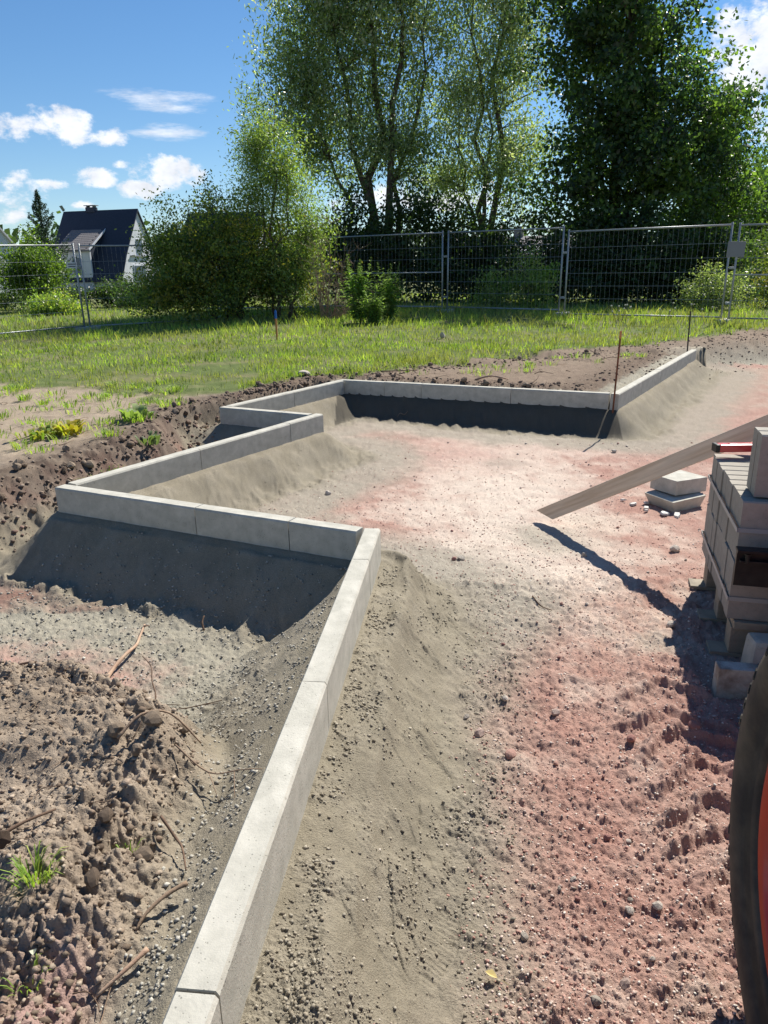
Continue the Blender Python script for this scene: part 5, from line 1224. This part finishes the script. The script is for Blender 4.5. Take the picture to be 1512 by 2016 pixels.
stick([(-1.185, 2.50, 0), (-1.165, 2.62, .015), (-1.16, 2.78, .02), (-1.135, 2.88, .03), (-1.125, 2.98, .02), (-1.145, 3.10, .01), (-1.15, 3.19, .015)][::1], .0105, m_pale,
      'long pale peeled branch lying across the pit below the big shadow', 'branch', 'branch', forks=((.98, .03, -.01, .01), (.15, .06, -.12, 0)))
stick([(-1.42, 2.62, .01), (-1.33, 2.63, .015), (-1.22, 2.645, .02), (-1.10, 2.61, .03), (-1.03, 2.54, .03), (-1.005, 2.47, .0)], .0095, m_root, 'dark curved root crossing under the pale branch', 'root', 'root')
stick([(-1.60, 2.86, .0), (-1.50, 2.82, .03), (-1.41, 2.73, .03), (-1.33, 2.69, .02), (-1.22, 2.66, .03)], .0065, m_root, 'thin dark root at the left edge above the curved root', 'root', 'root', forks=((.3, .08, -.06, .02), (.6, -.05, -.09, .01)))
stick([(-1.40, 2.66, 0), (-1.385, 2.74, .015), (-1.37, 2.80, .02)], .009, m_twig, 'short upright reddish stub left of the pale branch')
stick([(-.90, 2.42, 0), (-.895, 2.50, .05), (-.93, 2.58, .08), (-.955, 2.66, .10), (-1.0, 2.70, .12)], .0035, m_root, 'thin curled root standing up right of the dark curved root', 'root', 'root')
stick([(-1.05, 2.50, .02), (-.92, 2.49, .04), (-.80, 2.44, .03), (-.62, 2.42, .01)], .0035, m_root, 'thin straight root reaching right over the grey grit', 'root', 'root', forks=((.5, .10, -.05, .03), (.8, .12, .03, .0)))
stick([(-1.01, 1.42, 0), (-.93, 1.50, .02), (-.86, 1.58, .012)], .006, m_root, 'straight dark stick beside the near grass tuft')
stick([(-.515, 1.20, .02), (-.55, 1.16, .012), (-.60, 1.12, 0)], .006, m_pale, 'split pale orange root end at the lower left soil edge', 'root', 'root')
stick([(-.47, 1.36, .03), (-.51, 1.33, .03), (-.545, 1.29, .01), (-.56, 1.26, .0)], .006, m_twig, 'brown stick poking from the soil over the grit')
stick([(-.60, 1.60, .03), (-.55, 1.55, .035), (-.52, 1.50, .03), (-.49, 1.42, .01)], .0042, m_root, 'bent dark root hanging over the soil edge', 'root', 'root')
stick([(-.78, 1.83, .04), (-.73, 1.90, .05), (-.66, 1.95, .045), (-.58, 1.96, .04)], .0048, m_twig, 'arched root over the round brown clod', 'root', 'root')
stick([(-.62, 1.84, .03), (-.52, 1.80, .04), (-.42, 1.78, .03), (-.36, 1.77, 0)], .0028, m_twig, 'thin reddish root reaching out over the grey grit', 'root', 'root', forks=((.4, .05, -.10, -.03), (.6, .02, -.12, -.05)))
stick([(.0, 8.95 + .4, .0), (.25, 9.2, .03), (.45, 9.22, .02)], .009, m_twig, 'brown twig on the dug soil behind the left end of the back row')
stick([(1.05, 8.35, .0), (1.2, 8.28, .05), (1.33, 8.22, .04), (1.42, 8.34, .01)], .012, m_pale, 'pale forked twig on the dug soil behind the middle of the back row')
stick([(1.62, 8.0, 0), (1.70, 8.12, .04), (1.75, 8.25, .07)], .005, m_root, 'thin dark twig sticking up behind the back row')
stick([(.72, 3.32, 0), (.75, 3.26, .003), (.79, 3.20, 0)], .004, m_root, 'tiny brown twig on the path left of the plank shadow')
stick([(-.86, 3.15, 0), (-.87, 3.17, .03), (-.865, 3.20, .055)], .006, m_root, 'short dark twig upright in the pit near the shadow edge')
for i in range(170):
    rg2 = random.Random(3000 + i)
    if i < 110: x = rg2.uniform(-1.6, -.55); y = rg2.uniform(.95, 2.55); L = rg2.uniform(.03, .13); r0 = rg2.uniform(.0007, .0018)
    elif i < 145: x = rg2.uniform(.1, 4.2); y = 8.3 + (x * .62) + rg2.uniform(-.6, .7); L = rg2.uniform(.1, .3); r0 = rg2.uniform(.002, .005)
    else: x = rg2.uniform(-4, -1.8); y = rg2.uniform(4.6, 7.6); L = rg2.uniform(.08, .25); r0 = rg2.uniform(.0015, .0035)
    if inside(np.array([x]), np.array([y]), LOW)[0] and i < 110 and x > -.5: continue
    a_ = rg2.uniform(0, 6.283); pts = [(x, y, 0)]
    for k in range(3): a_ += rg2.gauss(0, .5); px, py, _ = pts[-1]; pts.append((px + math.cos(a_) * L / 3, py + math.sin(a_) * L / 3, rg2.uniform(0, L * .12)))
    nm = ('fine rootlet on the dug soil at lower left', 'rootlets on the near dug soil') if i < 110 else (('bit of twig on the dug soil behind the back row', 'twig bits behind the back row') if i < 145 else ('bit of twig on the dry soil left of the edging', 'twig bits on the dry soil'))
    stick(pts, r0, random.Random(i).choice([m_root, m_twig, m_twig]), nm[0], 'rootlet', 'rootlet', nm[1], lift=.004)
# fallen leaf
bmv = [(0, -.026, .002), (.012, -.014, .006), (.020, .002, .010), (.010, .016, .006), (0, .024, .002), (-.011, .012, .007), (-.018, 0, .011), (-.010, -.015, .006), (0, 0, .0)]; bmv = [(a_ * .55, b__ * .6, c_ * .6) for a_, b__, c_ in bmv]
o = MB().add(bmv, [(8, i, (i + 1) % 8) for i in range(8)]).tube([(0, -.026, .002), (-.004, -.045, .004)], .0008, 4).build('fallen_leaf', m_yleaf); o.location = (.225, 1.285, gh(.225, 1.285) + .014); o.rotation_euler = (.15, .1, 1.1)
tag(o, 'fallen yellow leaf on the gravel at the bottom of the photo', 'leaf')
o = MB().add([(a_ * .7, b__ * .6, c_) for a_, b__, c_ in bmv], [(8, i, (i + 1) % 8) for i in range(8)]).build('crumpled_flower', m_brush); o.location = (-.735, 1.165, gh(-.735, 1.165) + .02); o.rotation_euler = (0, 0, .4); o.scale = (1.0, .8, 1.2)
tag(o, 'crumpled pale scrap on the soil at lower left', 'scrap')
